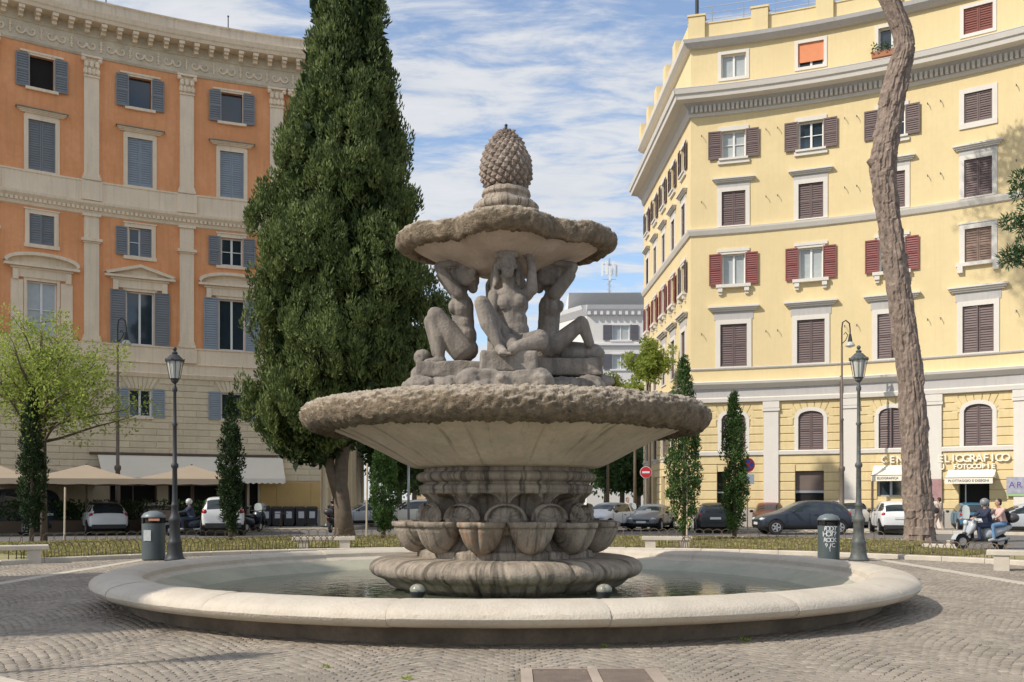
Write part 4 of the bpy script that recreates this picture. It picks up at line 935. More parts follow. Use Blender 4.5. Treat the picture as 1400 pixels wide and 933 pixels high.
def interp0(tab, h):
    for (a, x), (q, y) in zip(tab[:-1], tab[1:]):
        if a <= h <= q: return x+(y-x)*(h-a)/(q-a)
    return tab[-1][1]
# pine cone with spiralling scales
CT = [(0, .27), (.08, .35), (.2, .405), (.33, .42), (.48, .40), (.62, .345), (.76, .265), (.88, .175), (1.01, .05)]
def cone_r(h): return interp0(CT, h)
b = MB(); b.rings([[(cone_r(h/20)*.9*cos(2*PI*k/24), cone_r(h/20)*.9*sin(2*PI*k/24), 6.84+1.0*h/20) for k in range(24)] for h in range(21)], True, True, True)
for i in range(250):
    h = (i+.5)/250; h = h**1.0*.97; t = i*2.39996; r = cone_r(h); s = .062+.045*sin(PI*min(1, h+.1))
    nrm = Vector((cos(t), sin(t), -.45+1.2*h)).normalized(); tg = Vector((-sin(t), cos(t), 0)); upv = nrm.cross(tg)*-1; upv = tg.cross(nrm)*-1
    c = Vector((r*.90*cos(t), r*.90*sin(t), 6.84+1.0*h)); j = random.uniform(.8, 1.2)
    pts = [c+tg*s*.95, c+upv*s*1.05, c-tg*s*.95, c-upv*s*.9, ]; mid_ = [c+nrm*.05*j+(p-c)*.62 for p in pts]; tip = c+nrm*.085*j-upv*s*.15
    b.add(pts+mid_+[tip], [(k, (k+1) % 4, 4+(k+1) % 4, 4+k) for k in range(4)]+[(4+k, 4+(k+1) % 4, 8) for k in range(4)])
o = b.build('pine_cone', M('dark_cone_stone', (.255, .20, .16), .9, .25, 5, .5, 40, damt=.6, dark=(.40, .33, .27), dsc=5), fo)
MB().tube([(0, 0, 7.8), (0, 0, 7.93)], [.035, .018], 6).ball((0, 0, 7.93), .03, 6).build('cone_tip', m_iron, fo, True)

# ---- stone figures
def hand(b, wrist, d, palm_n, s=1.0, curl=.5):
    """palm, four fingers and thumb as capsules"""
    d = Vector(d).normalized(); n_ = Vector(palm_n); n_ = (n_-d*n_.dot(d)).normalized(); sd = d.cross(n_); wv = Vector(wrist)
    for k in range(4):
        o_ = sd*(.030*(k-1.5))*s; Lk = (.075, .085, .08, .062)[k]*s
        b.cap(wv+o_*.6, wv+d*.09*s+o_, .022*s, .017*s, 8)
        p1 = wv+d*(.09*s+Lk*.5)+o_+n_*curl*.02*s; p2 = wv+d*(.09*s+Lk)+o_*1.1+n_*curl*.06*s
        b.cap(wv+d*.09*s+o_, p1, .016*s, .014*s, 8); b.cap(p1, p2, .014*s, .011*s, 8)
    b.cap(wv+d*.02*s-sd*.03*s, wv+d*.06*s-sd*.075*s+n_*.02*s, .018*s, .015*s, 8); b.cap(wv+d*.06*s-sd*.075*s+n_*.02*s, wv+d*.10*s-sd*.08*s+n_*.05*s, .015*s, .012*s, 8)
def headm(b, c, fwd, s=1.0, hair=None, up=(0, 0, 1)):
    """head with brow, nose, mouth, chin, ears; s = head height/.23"""
    f = Vector(fwd).normalized(); u = Vector(up); u = (u-f*u.dot(f)).normalized(); r = f.cross(u); c = Vector(c)
    mt = Matrix((r, f, u)).transposed()
    b.ball(c+u*.03*s, (.078*s, .095*s, .095*s), 14, mat=mt); b.ball(c-u*.045*s+f*.02*s, (.060*s, .068*s, .078*s), 12, mat=mt)
    b.cap(c+f*.092*s+u*.018*s, c+f*.112*s-u*.022*s, 0.011*s, .019*s, 8)
    for sx in (-1, 1):
        b.cap(c+f*.088*s+u*.028*s+r*sx*.012*s, c+f*.074*s+u*.034*s+r*sx*.054*s, .015*s, .011*s, 8)
        b.ball(c+f*.072*s+u*.006*s+r*sx*.030*s, .014*s, 8); b.ball(c+r*sx*.08*s-u*.005*s, (.010*s, .02*s, .030*s), 8, mat=mt); b.ball(c+f*.058*s-u*.03*s+r*sx*.036*s, .026*s, 8)
    b.cap(c+f*.082*s-u*.060*s-r*.018*s, c+f*.082*s-u*.060*s+r*.018*s, 0.013*s, .013*s, 8); b.ball(c+f*.074*s-u*.098*s, .024*s, 8)
def bustm(b, P_, s):
    pass
SV = .022
def statue_front():
    b = MB(); C = b.cap
    pel = (.10, -.70, 4.08); wa = (.16, -.72, 4.46); ch = (.10, -.70, 4.82); nk = (.04, -.72, 5.02)
    b.ball((.12, -.68, 4.06), (.29, .25, .22), 14); b.ball((.15, -.70, 4.32), (.235, .19, .26), 14); b.ball((.14, -.70, 4.50), (.215, .165, .22), 14)
    b.ball((.09, -.69, 4.76), (.285, .20, .25), 14); b.ball((.07, -.68, 4.93), (.27, .155, .12), 12)
    b.ball((-.02, -.83, 4.76), (.11, .085, .12), 10); b.ball((.22, -.83, 4.80), (.11, .085, .12), 10)
    C((.06, -.72, 4.98), (.02, -.76, 5.22), .10, .095); headm(b, (.03, -.89, 5.345), (.10, -1, -.02), 1.72); C((.12, -.68, 4.15), (.08, -.68, 4.8), .18, .19)
    # cap of hair, locks down to the shoulders, head cushion under the bowl
    b.ball((.02, -.74, 5.42), (.18, .17, .13), 12); b.lathe([(.001, 5.48), (.19, 5.49), (.21, 5.52), (.21, 5.56), (.19, 5.58), (.2, 5.62), (.001, 5.64)], 18, (.02, -.76), cap0=True, cap1=True)
    for sx in (-1, 1):
        for k in range(4): C((.02+sx*(.17+.01*k), -.72+.04*k, 5.40), (.02+sx*(.19+.015*k), -.70+.05*k, 5.22), .045, .045, 8); C((.02+sx*(.19+.015*k), -.70+.05*k, 5.22), (.02+sx*(.19+.02*k), -.72+.05*k, 5.08-.03*k), .045, .03, 8)
    for sx in (-1, 1): b.ball((.02+sx*.165, -.70, 5.24), (.07, .10, .15), 10)
    # left of picture: arm hanging down to the ankle
    C((-.20, -.70, 4.92), (-.22, -.86, 4.62), .095, .075); C((-.22, -.86, 4.62), (-.12, -1.16, 4.20), .078, .05); C((-.12, -1.16, 4.2), (-.08, -1.22, 4.10), .055, .05); hand(b, (-.08, -1.22, 4.10), (.3, -.35, -1), (0, 1, 0), 1.45, .4)
    # right of picture: raised arm
    C((.33, -.68, 4.92), (.42, -.72, 5.02), .11, .10); C((.42, -.72, 5.0), (.42, -.78, 5.34), .10, .075); C((.42, -.78, 5.34), (.37, -.74, 5.56), .078, .055); hand(b, (.37, -.74, 5.52), (-.3, -.1, 1), (0, -1, .3), 1.3, .2)
    # raised leg
    C((-.02, -.72, 4.10), (-.36, -1.22, 4.66), .19, .13); b.ball((-.37, -1.26, 4.68), (.13, .12, .12), 10); C((-.37, -1.25, 4.66), (-.28, -1.28, 4.36), .125, .13); C((-.28, -1.28, 4.36), (-.10, -1.34, 3.98), .13, .065); C((-.09, -1.34, 3.94), (-.02, -1.55, 3.86), .085, .065); 
    for k in range(5): C((-.09+.035*k, -1.54, 3.85), (-.08+.038*k, -1.64, 3.83), .032, .022, 8)
    # folded leg
    C((.22, -.74, 4.06), (.50, -1.12, 4.12), .20, .165); b.ball((.53, -1.15, 4.14), (.15, .15, .15), 10); C((.52, -1.16, 4.08), (.18, -1.32, 3.98), .15, .10); C((.18, -1.32, 3.98), (.10, -1.36, 3.92), .09, .08)
    C((.06, -.98, 4.1), (.1, -1.28, 4.0), .15, .10)
    return b
def statue_side(kind):
    """faces -y in its own frame; forward distance f -> -y"""
    b = MB(); C = b.cap; Y = lambda f: -f
    C((0, Y(.70), 4.2), (0, Y(.74), 4.85), .185, .19)
    b.ball((0, Y(.70), 4.14), (.27, .24, .21), 14); b.ball((0, Y(.69), 4.36), (.225, .20, .24), 14); b.ball((0, Y(.70), 4.58), (.21, .17, .2), 14); b.ball((0, Y(.74), 4.84), (.27, .20, .24), 14); b.ball((0, Y(.78), 5.03), (.27, .15, .12), 12)
    if kind == 'L':
        for sx in (-1, 1): b.ball((sx*.11, Y(.89), 4.84), (.105, .09, .12), 10)
    C((0, Y(.76), 5.04), (0, Y(.76), 5.26), .10, .10); headm(b, (0, Y(.78), 5.39), (0, -1, .25), 1.6)
    b.ball((0, Y(.70), 5.44), (.24, .23, .17), 12); b.ball((0, Y(.58), 5.33), (.19, .14, .19), 10); b.ball((.17, Y(.68), 5.34), (.10, .17, .17), 10); b.ball((-.17, Y(.68), 5.34), (.10, .17, .17), 10); b.ball((0, Y(.56), 5.18), (.10, .09, .10), 8)
    for k in range(14): b.ball((random.choice((-1, 1))*random.uniform(.12, .25), Y(random.uniform(.54, .8)), random.uniform(5.22, 5.52)), random.uniform(.045, .07), 8); b.lathe([(.001, 5.46), (.20, 5.47), (.23, 5.52), (.20, 5.6), (.001, 5.62)], 18, (0, -.7), cap0=True, cap1=True)
    for sx in (-1, 1):
        C((sx*.25, Y(.80), 5.04), (sx*.30, Y(1.10), 5.42), .105, .085); b.ball((sx*.30, Y(1.12), 5.46), .085, 10); C((sx*.30, Y(1.12), 5.48), (sx*.24, Y(.84), 5.55), .075, .055); hand(b, (sx*.20, Y(.82), 5.54), (-sx*.4, 1, .05), (0, 0, 1), 1.4, .2)
    if kind == 'L':
        for sx in (-1, 1):
            o_ = .08 if sx > 0 else 0
            C((sx*.13, Y(.74), 4.12), (sx*.20, Y(1.24-o_), 4.64+.03*sx), .215, .15); b.ball((sx*.20, Y(1.27-o_), 4.66+.03*sx), .135, 10); C((sx*.20, Y(1.28-o_), 4.64), (sx*.18, Y(1.20-o_), 4.34), .135, .135); C((sx*.18, Y(1.20-o_), 4.34), (sx*.16, Y(1.18-o_), 3.98), .13, .075)
            C((sx*.16, Y(1.16-o_), 3.93), (sx*.16, Y(1.40-o_), 3.90), .08, .06)
            for k in range(5): C((sx*.16-.06+.03*k, Y(1.40-o_), 3.90), (sx*.16-.065+.033*k, Y(1.49-o_), 3.885), .03, .02, 8)
    else:
        # far leg drawn up, near leg laid flat along the block
        C((-.14, Y(.82), 4.18), (-.19, Y(1.24), 4.54), .17, .115); b.ball((-.19, Y(1.26), 4.56), .115, 10); C((-.19, Y(1.28), 4.54), (-.15, Y(1.40), 4.22), .11, .085)
        C((.12, Y(.78), 4.12), (.20, Y(1.46), 4.12), .20, .16); b.ball((.20, Y(1.50), 4.12), (.15, .17, .15), 10); C((.05, Y(1.0), 4.06), (-.05, Y(1.55), 4.06), .15, .12); C((.2, Y(1.5), 4.04), (-.1, Y(1.52), 4.02), .12, .09)
        for sx in (-1, 1): b.ball((sx*.10, Y(.90), 4.86), (.10, .08, .09), 10)
    return b
def rockbase(b, f0, f1, w, z0, z1, seat=None):
    cz = (z0+z1)/2
    pass
for nm, rz, kind in (('front', 0, 'F'), ('left', -90, 'L'), ('right', 90, 'R'), ('back', 180, 'L')):
    b = statue_front() if kind == 'F' else statue_side(kind)
    o = blob('stone_figure', b, m_statue, .0125 if kind == 'F' else .016, fo, rz=R(rz), smooth=2)
    s_ = MB()
    if kind == 'F': s_.box(-.40, .50, -1.36, -.3, 3.60, 3.93)
    elif kind == 'L': s_.box(-.34, .34, -1.50, -.28, 3.62, 3.90)
    else: s_.box(-.34, .36, -1.62, -.28, 3.66, 3.95)
    q = blob('seat_block', s_, m_statue, .022, fo, rz=R(rz), smooth=3)
    for v in q.data.vertices:
        p_ = v.co; n_2 = noise.fractal(p_*3.1+Vector((rz, 0, 0)), 1, 2, 3)*.035; v.co = p_+Vector((n_2, n_2*.8, n_2*.6))
    r_ = MB(); 
    r_.box(-.55, .55, -1.55, -.2, 3.15, 3.60)
    for sx in (-1, 1): r_.ball((sx*.55, -1.38, 3.42), (.24, .28, .22), 10); r_.ball((sx*.5, -.9, 3.42), (.3, .4, .2), 10)
    for k in range(9): r_.ball((random.uniform(-.5, .5), random.uniform(-1.6, -.5), random.uniform(3.3, 3.52)), (random.uniform(.15, .3), random.uniform(.15, .28), random.uniform(.1, .18)), 8)
    if kind == 'L': r_.ball((-.1, -1.42, 4.0), (.16, .16, .15), 10); r_.ball((-.1, -1.5, 3.72), (.18, .14, .16), 10)
    if kind == 'R': r_.ball((.05, -1.55, 3.6), (.35, .3, .12), 10)
    q = blob('rock_base', r_, m_statue, .028, fo, rz=R(rz), smooth=2)
    for v in q.data.vertices:
        p_ = v.co; n_2 = noise.fractal(p_*4.0+Vector((rz, 0, 0)), .8, 2, 4)*.045; v.co = p_+v.normal*n_2
# glass floodlights in the pool
for k, (px, sd) in enumerate(((571, 'left'), (826, 'right'))):
    l_ = thing('pool_floodlight', 'round clear floodlight in the water by the %s side of the fluted base' % sd, 'lamp', (px_x(px, 14.85), 14.85, .265), group='floodlights in the pool')
    MB().ball((0, 0, .01), (.12, .12, .085), 14).build('lens', M('clear_lens', (.26, .26, .21), .12, .4, 9, damt=.5, dark=(.6, .57, .5), dsc=12), l_, True); MB().lathe([(.07, -.3), (.08, -.1), (.11, -.05), (.115, -.02)], 16).build('housing', m_iron, l_, True)

# ------------------------------------------------------------------ VEGETATION
def leaf_cloud(cent, rad, per, ls, lw, up=.0, r0=.25):
    """many leaf quads around clump centres -> numpy (n,4,3)"""
    cent = np.repeat(np.array(cent), per, 0); rad = np.repeat(np.array(rad), per, 0); n = len(cent)
    d = np.random.normal(size=(n, 3)); d /= np.linalg.norm(d, axis=1)[:, None]; rr = np.random.uniform(r0, 1, n)**.6
    off = d*rad*rr[:, None] if rad.ndim == 2 else d*(rad*rr)[:, None]
    p = cent+off
    a = d+np.random.normal(size=(n, 3))*.5; a[:, 2] += up; a /= np.linalg.norm(a, axis=1)[:, None]
    b = np.cross(a, np.random.normal(size=(n, 3))); b /= np.linalg.norm(b, axis=1)[:, None]+1e-9
    l = ls*np.random.uniform(.6, 1.3, n)[:, None]; w_ = lw*np.random.uniform(.7, 1.3, n)[:, None]
    return np.stack([p-b*w_*.35, p+b*w_*.35+a*l*.15, p+a*l, p-b*w_+a*l*.45], 1)
def quads(name, Q, mat, parent, loc=(0, 0, 0)):
    n = len(Q); return obj(name, np_mesh(name, Q.reshape(-1, 3), np.arange(n*4).reshape(n, 4), mat), parent, loc)
def interp(tab, h):
    for (a, x), (b, y) in zip(tab[:-1], tab[1:]):
        if a <= h <= b: return x+(y-x)*(h-a)/(b-a)
    return tab[-1][1]
def cypress(name, label, cat, x, y, H, tab, nclump, crad, per, ls, lw, mat, trunkf, group=None, z0=0, inner=.35, xoff=None, upb=1.2, r0=.25, fill=0):
    t = thing(name, label, cat, (x, y, 0), group=group)
    cs, rs = [], []
    ph = [random.uniform(0, 6) for _ in range(6)]
    hs = [h for h, _ in tab]; zmax = hs[-1]
    wts = [interp(tab, z0+(zmax-z0)*(i+.5)/60) for i in range(60)]
    zs = random.choices(range(60), weights=[w_+.05 for w_ in wts], k=nclump)
    for zi in zs:
        z = z0+(zmax-z0)*(zi+random.random())/60; r = interp(tab, z); a = random.uniform(0, 2*PI)
        lump = 1+.10*sin(3*a+ph[0]+z*.5)+.09*sin(5*a+ph[1]-z*.9)+.07*sin(2*a+z*1.7+ph[2])+random.uniform(-.06, .10)
        q = random.uniform(inner, 1)**.55
        xo = interp(xoff, z) if xoff else 0
        cs.append((xo+r*lump*q*cos(a), r*lump*q*sin(a), z)); k = crad*random.uniform(.6, 1.25); rs.append((k*.75, k*.75, k*1.35))
    Q = leaf_cloud(cs, rs, per, ls, lw, up=upb, r0=r0); quads('crown', Q, mat, t)
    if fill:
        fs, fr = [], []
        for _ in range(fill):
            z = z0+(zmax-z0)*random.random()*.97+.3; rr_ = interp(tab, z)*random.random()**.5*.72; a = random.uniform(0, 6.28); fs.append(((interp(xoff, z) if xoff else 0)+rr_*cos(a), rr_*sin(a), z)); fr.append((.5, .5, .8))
        quads('shade_fill_foliage', leaf_cloud(fs, fr, 26, .42, .20, up=.8), lf_cyp2, t)  # oversized filler leaves; the crown's inner shade is put into their dark colour
    trunkf(t); return t
# the big cypress
def tr_big(t):
    b = MB(); 
    b.tube([(.25, 0, -.1), (.15, 0, 1.0), (.05, 0, 2.2), (.1, 0, 3.2), (.35, .1, 5), (.4, 0, 8), (.1, 0, 14), (0, 0, 21)], [.46, .36, .30, .28, .26, .24, .18, .05], 14)
    b.tube([(.0, 0, 1.6), (-.35, -.1, 2.8), (-.55, 0, 4.2), (-.7, .1, 6.5), (-.9, 0, 10)], [.24, .2, .17, .14, .06], 10)
    b.tube([(-.55, 0, 3.6), (-1.0, -.2, 3.9), (-1.1, -.2, 4.6)], [.1, .07, .03], 8); b.tube([(.3, 0, 4), (1.6, -.3, 6), (2.6, -.2, 8)], [.18, .12, .05], 8)
    for k in range(5): a = R(72*k+20); b.tube([(.2+.2*cos(a), .2*sin(a), .9), (.2+.36*cos(a), .34*sin(a), .15), (.2+.6*cos(a), .55*sin(a), -.1)], [.12, .11, .06], 7)
    o = b.build('trunk', m_bark2, t, True)
tabB = [(3.4, .3), (3.9, 1.5), (4.8, 2.7), (6.2, 3.35), (8, 3.5), (10.2, 3.5), (12, 3.25), (14, 2.85), (16.2, 2.5), (18.5, 1.95), (20.5, 1.5), (22.4, 1.1), (24.2, .6), (25.4, .1)]
Zc = 42.0; xo = [(3.4, -1.4), (5, -.8), (7, .15), (10, .15), (13, .05), (17, .25), (22, .35), (26, .4)]
cypress('cypress_tree', 'towering broad cypress rising behind the left rim of the big bowl', 'tree', px_x(464, Zc), Zc, 26, tabB, 2300, .40, 125, .19, .05, lf_cyp, tr_big, z0=3.4, inner=.45, xoff=xo, r0=.45, fill=1500, upb=1.9)
# slim young cypresses
def tr_slim(H):
    def f(t): MB().tube([(0, 0, -.05), (.02, 0, H*.3), (0, 0, H*.9)], [.09, .06, .02], 7).build('trunk', m_bark2, t, True)
    return f
for (px, base, top, wpx, lab) in ((43, 742, 535, 15, 'dark slim cypress at the far left beside the tall pale-leaved tree'), (315, 743, 540, 13, 'slim cypress standing in front of the small white hatchback'), (524, 741, 590, 17, 'slim cypress just left of the fountain stem beside a white pole'),
                                  (935, 742, 489, 20, 'tallest slim cypress, behind the right rim of the big bowl'), (1004, 741, 537, 15, 'slim cypress standing between the black hatchback and the side-on dark car')):
    Z = gz(base); H = hz(top, Z); w_ = wpx*Z/FPX*1.15; lo_ = .9
    tb = [(lo_*.55, w_*.35), (1.1, w_*.75), (H*.35, w_), (H*.6, w_*.85), (H*.8, w_*.55), (H*.94, w_*.25), (H, .03)]
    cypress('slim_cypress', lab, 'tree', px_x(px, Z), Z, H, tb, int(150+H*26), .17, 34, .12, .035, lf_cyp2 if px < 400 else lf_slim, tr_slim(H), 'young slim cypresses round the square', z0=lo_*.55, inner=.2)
    if px in (935, 524, 43): 
        st = tag(MB().tube([(0, 0, 0), (.03, 0, 2.9 if px != 43 else 2.0)], .035, 7).build('stake', M('pale_wood', (.5, .42, .32), .8, .15, 4), None, False, (px_x(px+(4 if px == 935 else -23 if px == 524 else 45), Z-.3), Z-.3, .05)), {935: 'pale wooden stake in front of the tallest slim cypress', 524: 'pale pole between the big cypress trunk and the slim cypress by the fountain stem', 43: 'pale leaning stake left of the white hatchback'}[px], 'stake')
# young airy trees
def airy(name, label, x, y, H, cr, cz, nb, per, mat, th=.09, group=None, lean=0, spread=1.0, ls=.13, lw=.04, rz=None):
    t = thing(name, label, 'tree', (x, y, 0), group=group); b = MB(); tips = []
    fork = cz-cr*.55; b.tube([(0, 0, -.05), (lean*.3, 0, fork*.5), (lean, 0, fork)], [th*1.3, th, th*.85], 8)
    for k in range(nb):
        a = 2*PI*k/nb+random.uniform(-.4, .4); el = random.uniform(.15, 1.4); L_ = cr*random.uniform(.8, 1.2)
        p = Vector((lean, 0, fork+random.uniform(-.25, .45)*cr)); pts = [p.copy()]; d = Vector((cos(a)*cos(el)*spread, sin(a)*cos(el)*spread, sin(el)))
        for s in range(5):
            p = p+d*L_/5*1.15; d = (d+Vector((random.uniform(-.25, .25), random.uniform(-.25, .25), random.uniform(-.05, .2)))).normalized(); pts.append(p.copy())
            if s > 0:
                for _ in range(2):
                    q = p+Vector((random.uniform(-1, 1), random.uniform(-1, 1), random.uniform(-.5, .8)))*cr*.28; tips.append(q); b.tube([p, (p+q)/2+Vector((0, 0, .05)), q], [.012, .009, .004], 4)
        b.tube(pts, [th*.55*(1-i/6.5) for i in range(6)], 6)
    b.build('trunk', m_bark2, t, True); c2 = [(p.x, p.y, p.z) for p in tips]; cr2 = [(cr*.17,)*3]*len(c2)
    Q = leaf_cloud(c2, cr2, per, ls, lw, up=.2); quads('crown', Q, mat, t); return t
airy('young_tree', 'airy yellow-green young tree at the far left in front of the orange palazzo', px_x(60, 38.5), 38.5, 8.7, 2.55, 5.8, 34, 62, lf_young, .11, ls=.13, lw=.045)
airy('young_tree', 'bright green young tree against the left wall of the yellow building', px_x(888, 60), 60, 10.5, 1.5, 9.4, 13, 80, lf_young, .10, ls=.2, lw=.06, spread=.7)
airy('young_tree', 'lower bright green tree left of the one at the yellow building corner, under its crown', px_x(868, 63), 63, 9, 1.3, 7.6, 10, 70, lf_young, .09, ls=.2, lw=.06)
airy('young_tree', 'small bright green treetop just right of the right stone figure', px_x(831, 66), 66, 10, 1.1, 9.0, 7, 44, lf_young, .09, ls=.2, lw=.06)
def bushy(label, x, y, H, cr, mat=lf_mid, name='street_tree', n=170, per=46, ls=.34, lw=.14, z0=None, group='dark trees along the street'):
    t = thing(name, label, 'tree', (x, y, 0), group=group); cz = H-cr; cs = []; rs = []
    for _ in range(n):
        d = Vector((random.gauss(0, 1), random.gauss(0, 1), random.gauss(0, 1))).normalized()*cr*random.uniform(.3, 1)**.5*random.uniform(.85, 1.1)
        cs.append((d.x, d.y, cz+d.z*(H-(z0 or 2.2))/2/cr*.95-((H-(z0 or 2.2))/2-cr)*1.0)); rs.append((cr*.22,)*3)
    quads('crown', leaf_cloud(cs, rs, per, ls, lw), mat, t)
    b = MB(); b.tube([(0, 0, 0), (.05, 0, H*.3), (0, 0, H*.7)], [.25, .2, .08], 8)
    for k in range(5): a = 1.3*k; b.tube([(0, 0, H*.3), (cr*.4*cos(a), cr*.4*sin(a), H*.5), (cr*.7*cos(a), cr*.7*sin(a), H*.68)], [.12, .08, .03], 6)
    b.build('trunk', m_bark2, t, True); return t
for px, Z, H, cr, lab in ((545, 72, 7.8, 2.6, 'dark street tree behind the slim cypress left of the fountain stem'), (566, 88, 8.6, 3.0, 'dark street tree just left of the fountain neck above the white car'), (600, 104, 8.5, 3.2, 'dark street tree hidden behind the fountain neck, farthest on the left side'),
                          (850, 86, 7.4, 2.9, 'dark street tree behind the right side of the big bowl over the small white car'), (828, 100, 9, 3.6, 'dark street tree just right of the fountain neck, farthest on the right side'), (872, 80, 6.0, 2.0, 'dark low street tree beside the no-entry sign'), (760, 120, 9, 4, 'dark tree closing the street behind the stem, right one'), (660, 125, 9, 4, 'dark tree closing the street behind the stem, left one')):
    bushy(lab, px_x(px, Z), Z, H, cr)
# stone pines: leaning trunk in view, crowns above and beside the frame
def pine(label, x, y, pts, rads, crown, n=420, lw=.05):
    t = thing('stone_pine', label, 'tree', (x, y, 0)); b = MB(); P = []
    P = [Vector(p) for p in pts]; dense = []; dr = []
    for i in range(len(P)-1):
        p0 = P[max(i-1, 0)]; p1 = P[i]; p2 = P[i+1]; p3 = P[min(i+2, len(P)-1)]
        for s in range(26):
            u = s/26; dense.append(.5*((2*p1)+(p2-p0)*u+(2*p0-5*p1+4*p2-p3)*u*u+(-p0+3*p1-3*p2+p3)*u**3)); dr.append(rads[i]+(rads[i+1]-rads[i])*u)
    dense.append(P[-1]); dr.append(rads[-1]); n_ = 56; rr = []
    for i, (c, r) in enumerate(zip(dense, dr)):
        ring = []
        for k in range(n_):
            a = 2*PI*k/n_; q = Vector((cos(a)*r, sin(a)*r, 0)); s = Vector((cos(a)*2.2, sin(a)*2.2, (c.z)*.55))
            pl = noise.cell(Vector((cos(a)*3.1+5, sin(a)*3.1+c.z*.35, c.z*1.7))); f = noise.fractal(Vector((cos(a)*5, sin(a)*5, c.z*1.1)), 1, 2, 4)
            p2 = noise.cell(Vector((cos(a)*7+5, sin(a)*7+c.z*.5, c.z*3.3))); ring.append(c+q*(1+.07*pl+.07*p2+.10*f+.05*noise.noise(s)))
        rr.append(ring)
    b.rings(rr, True, True, True); (cx, cy, cz), cr, ch = crown; top = P[-1]
    br = MB(); cs = []; rs = []
    for (i_, sx) in ((5, .5), (7, -.75), (9, .6)):
        if len(P) > 10: q = P[i_]; MB().tube([q, q+Vector((sx*.6, -.1, .15)), q+Vector((sx*.78, -.12, .25))], [.2, .15, .09], 8).build('branch_stub', m_bark, t)
    for k in range(16):
        a = 2*PI*k/16+random.uniform(-.2, .2); rad = cr*random.uniform(.35, .9); e = Vector((cx+rad*cos(a), cy+rad*sin(a), cz+random.uniform(-.3, .3)*ch)); st = top+Vector((0, 0, -random.uniform(0, 2.5)))
        br.tube([st, (st+e)/2+Vector((0, 0, -.4)), e], [.2, .13, .05], 7)
    for k in range(n):
        a = random.uniform(0, 2*PI); rad = cr*math.sqrt(random.random()); h = ch*(1-(rad/cr)**2)**.5; cs.append((cx+rad*cos(a), cy+rad*sin(a), cz+random.uniform(-.2, 1)*h)); rs.append((.75, .75, .45))
    b.build('trunk', m_bark, t, False); br.build('branches', m_bark2, t, True); quads('crown', leaf_cloud(cs, rs, 40, .32, lw, up=.6), lf_pine, t); return t
Zp = 37.0; k_ = Zp/FPX; bx = px_x(1257, Zp)
tp = [(1257, 748, 27), (1257, 725, 21.5), (1253, 660, 20), (1247, 540, 18.5), (1236, 450, 17.5), (1224, 360, 17), (1214, 290, 16.5), (1207, 230, 19), (1216, 165, 18.5), (1224, 115, 18), (1236, 60, 14), (1222, 15, 15), (1205, -20, 15), (1170, -80, 13), (1150, -160, 11)]
stp_ = [((p-700)*k_-bx, 0, hz(q, Zp)) for p, q, r in tp]; stp_[0] = (stp_[0][0], 0, -.1)
pine('tall leaning stone pine with plated reddish bark in front of the yellow building', bx, Zp, stp_, [r*k_*.9 for _, _, r in tp], ((-1.5, 2, 27.5), 6.5, 3.0), 500)
t_ = pine('stone pine left of the photograph whose crown shades the paving', -22.9, 9.2, [(0, 0, -.1), (.2, 0, 4), (.1, .1, 9), (.4, 0, 12.5)], [.55, .42, .36, .3], ((.5, 0, 13.6), 4.9, 2.6), 1000, .14)
# branch of another pine entering at the right edge
t_ = pine('stone pine just outside the right edge with one low bough reaching in', px_x(1490, 30), 30, [(0, 0, -.1), (.1, 0, 5), (-.1, 0, 12), (0, 0, 22)], [.5, .4, .36, .3], ((1.6, 0, 24.5), 4.0, 2), 260)
b = MB(); k_ = 30/FPX; cs = []
for (p, q) in ((1396, 262), (1388, 300), (1392, 345), (1398, 245), (1385, 352), (1397, 310), (1402, 290), (1408, 262), (1410, 330), (1404, 350), (1415, 300)): cs.append(((p-1490)*k_, random.uniform(-.3, .3), hz(q, 30)))
for c in cs: b.tube([(0, 0, 8.2), (c[0]*.6, 0, c[2]-.5), c], [.09, .05, .015], 6)
b.build('bough', m_bark2, t_, True); quads('bough_needles', leaf_cloud(cs, [(.32, .32, .26)]*len(cs), 190, .17, .03, up=.4), lf_pine, t_)
# grass tufts on the verge, weeds at the basin foot
n = 60000; th = np.radians(np.random.uniform(-52, 50, n)); ro = np.array([gro(math.degrees(t))-.15 for t in th]); rad = np.sqrt(np.random.uniform(14.7**2, ro**2)); px_, py_ = CX+rad*np.sin(th), CY+rad*np.cos(th)
keep = (np.abs(px_) < .54*py_); px_, py_ = px_[keep], py_[keep]; n = len(px_); a = np.random.uniform(0, 2*PI, n); dens = np.array([noise.noise(Vector((x*.5, y*.5, 0))) for x, y in zip(px_, py_)]); h = (.04+.06*np.random.rand(n))*(1+.9*dens); w_ = .035
Qg = np.stack([np.stack([px_-w_*np.cos(a), py_-w_*np.sin(a), np.full(n, .06)], 1), np.stack([px_+w_*np.cos(a), py_+w_*np.sin(a), np.full(n, .06)], 1), np.stack([px_+w_*.6*np.cos(a)+.03*np.random.randn(n), py_+.03*np.random.randn(n), .06+h], 1), np.stack([px_-w_*.8*np.cos(a), py_-w_*np.sin(a)*.5+.03*np.random.randn(n), .06+h*.8], 1)], 1)
tag(quads('grass', Qg, lf_grass, None), 'yellowing grass growing on the verge inside the low hoop fence', 'grass', kind='stuff')
def weed(x, y, s, n, lab):
    Q = leaf_cloud([(0, 0, s*.3)], [(s, s*.6, s*.5)], n, s*.9, s*.22, up=1.4); o = quads('weed', Q, lf_young, None, (x, y, 0)); return tag(o, lab, 'weed', 'weeds in the paving joints')
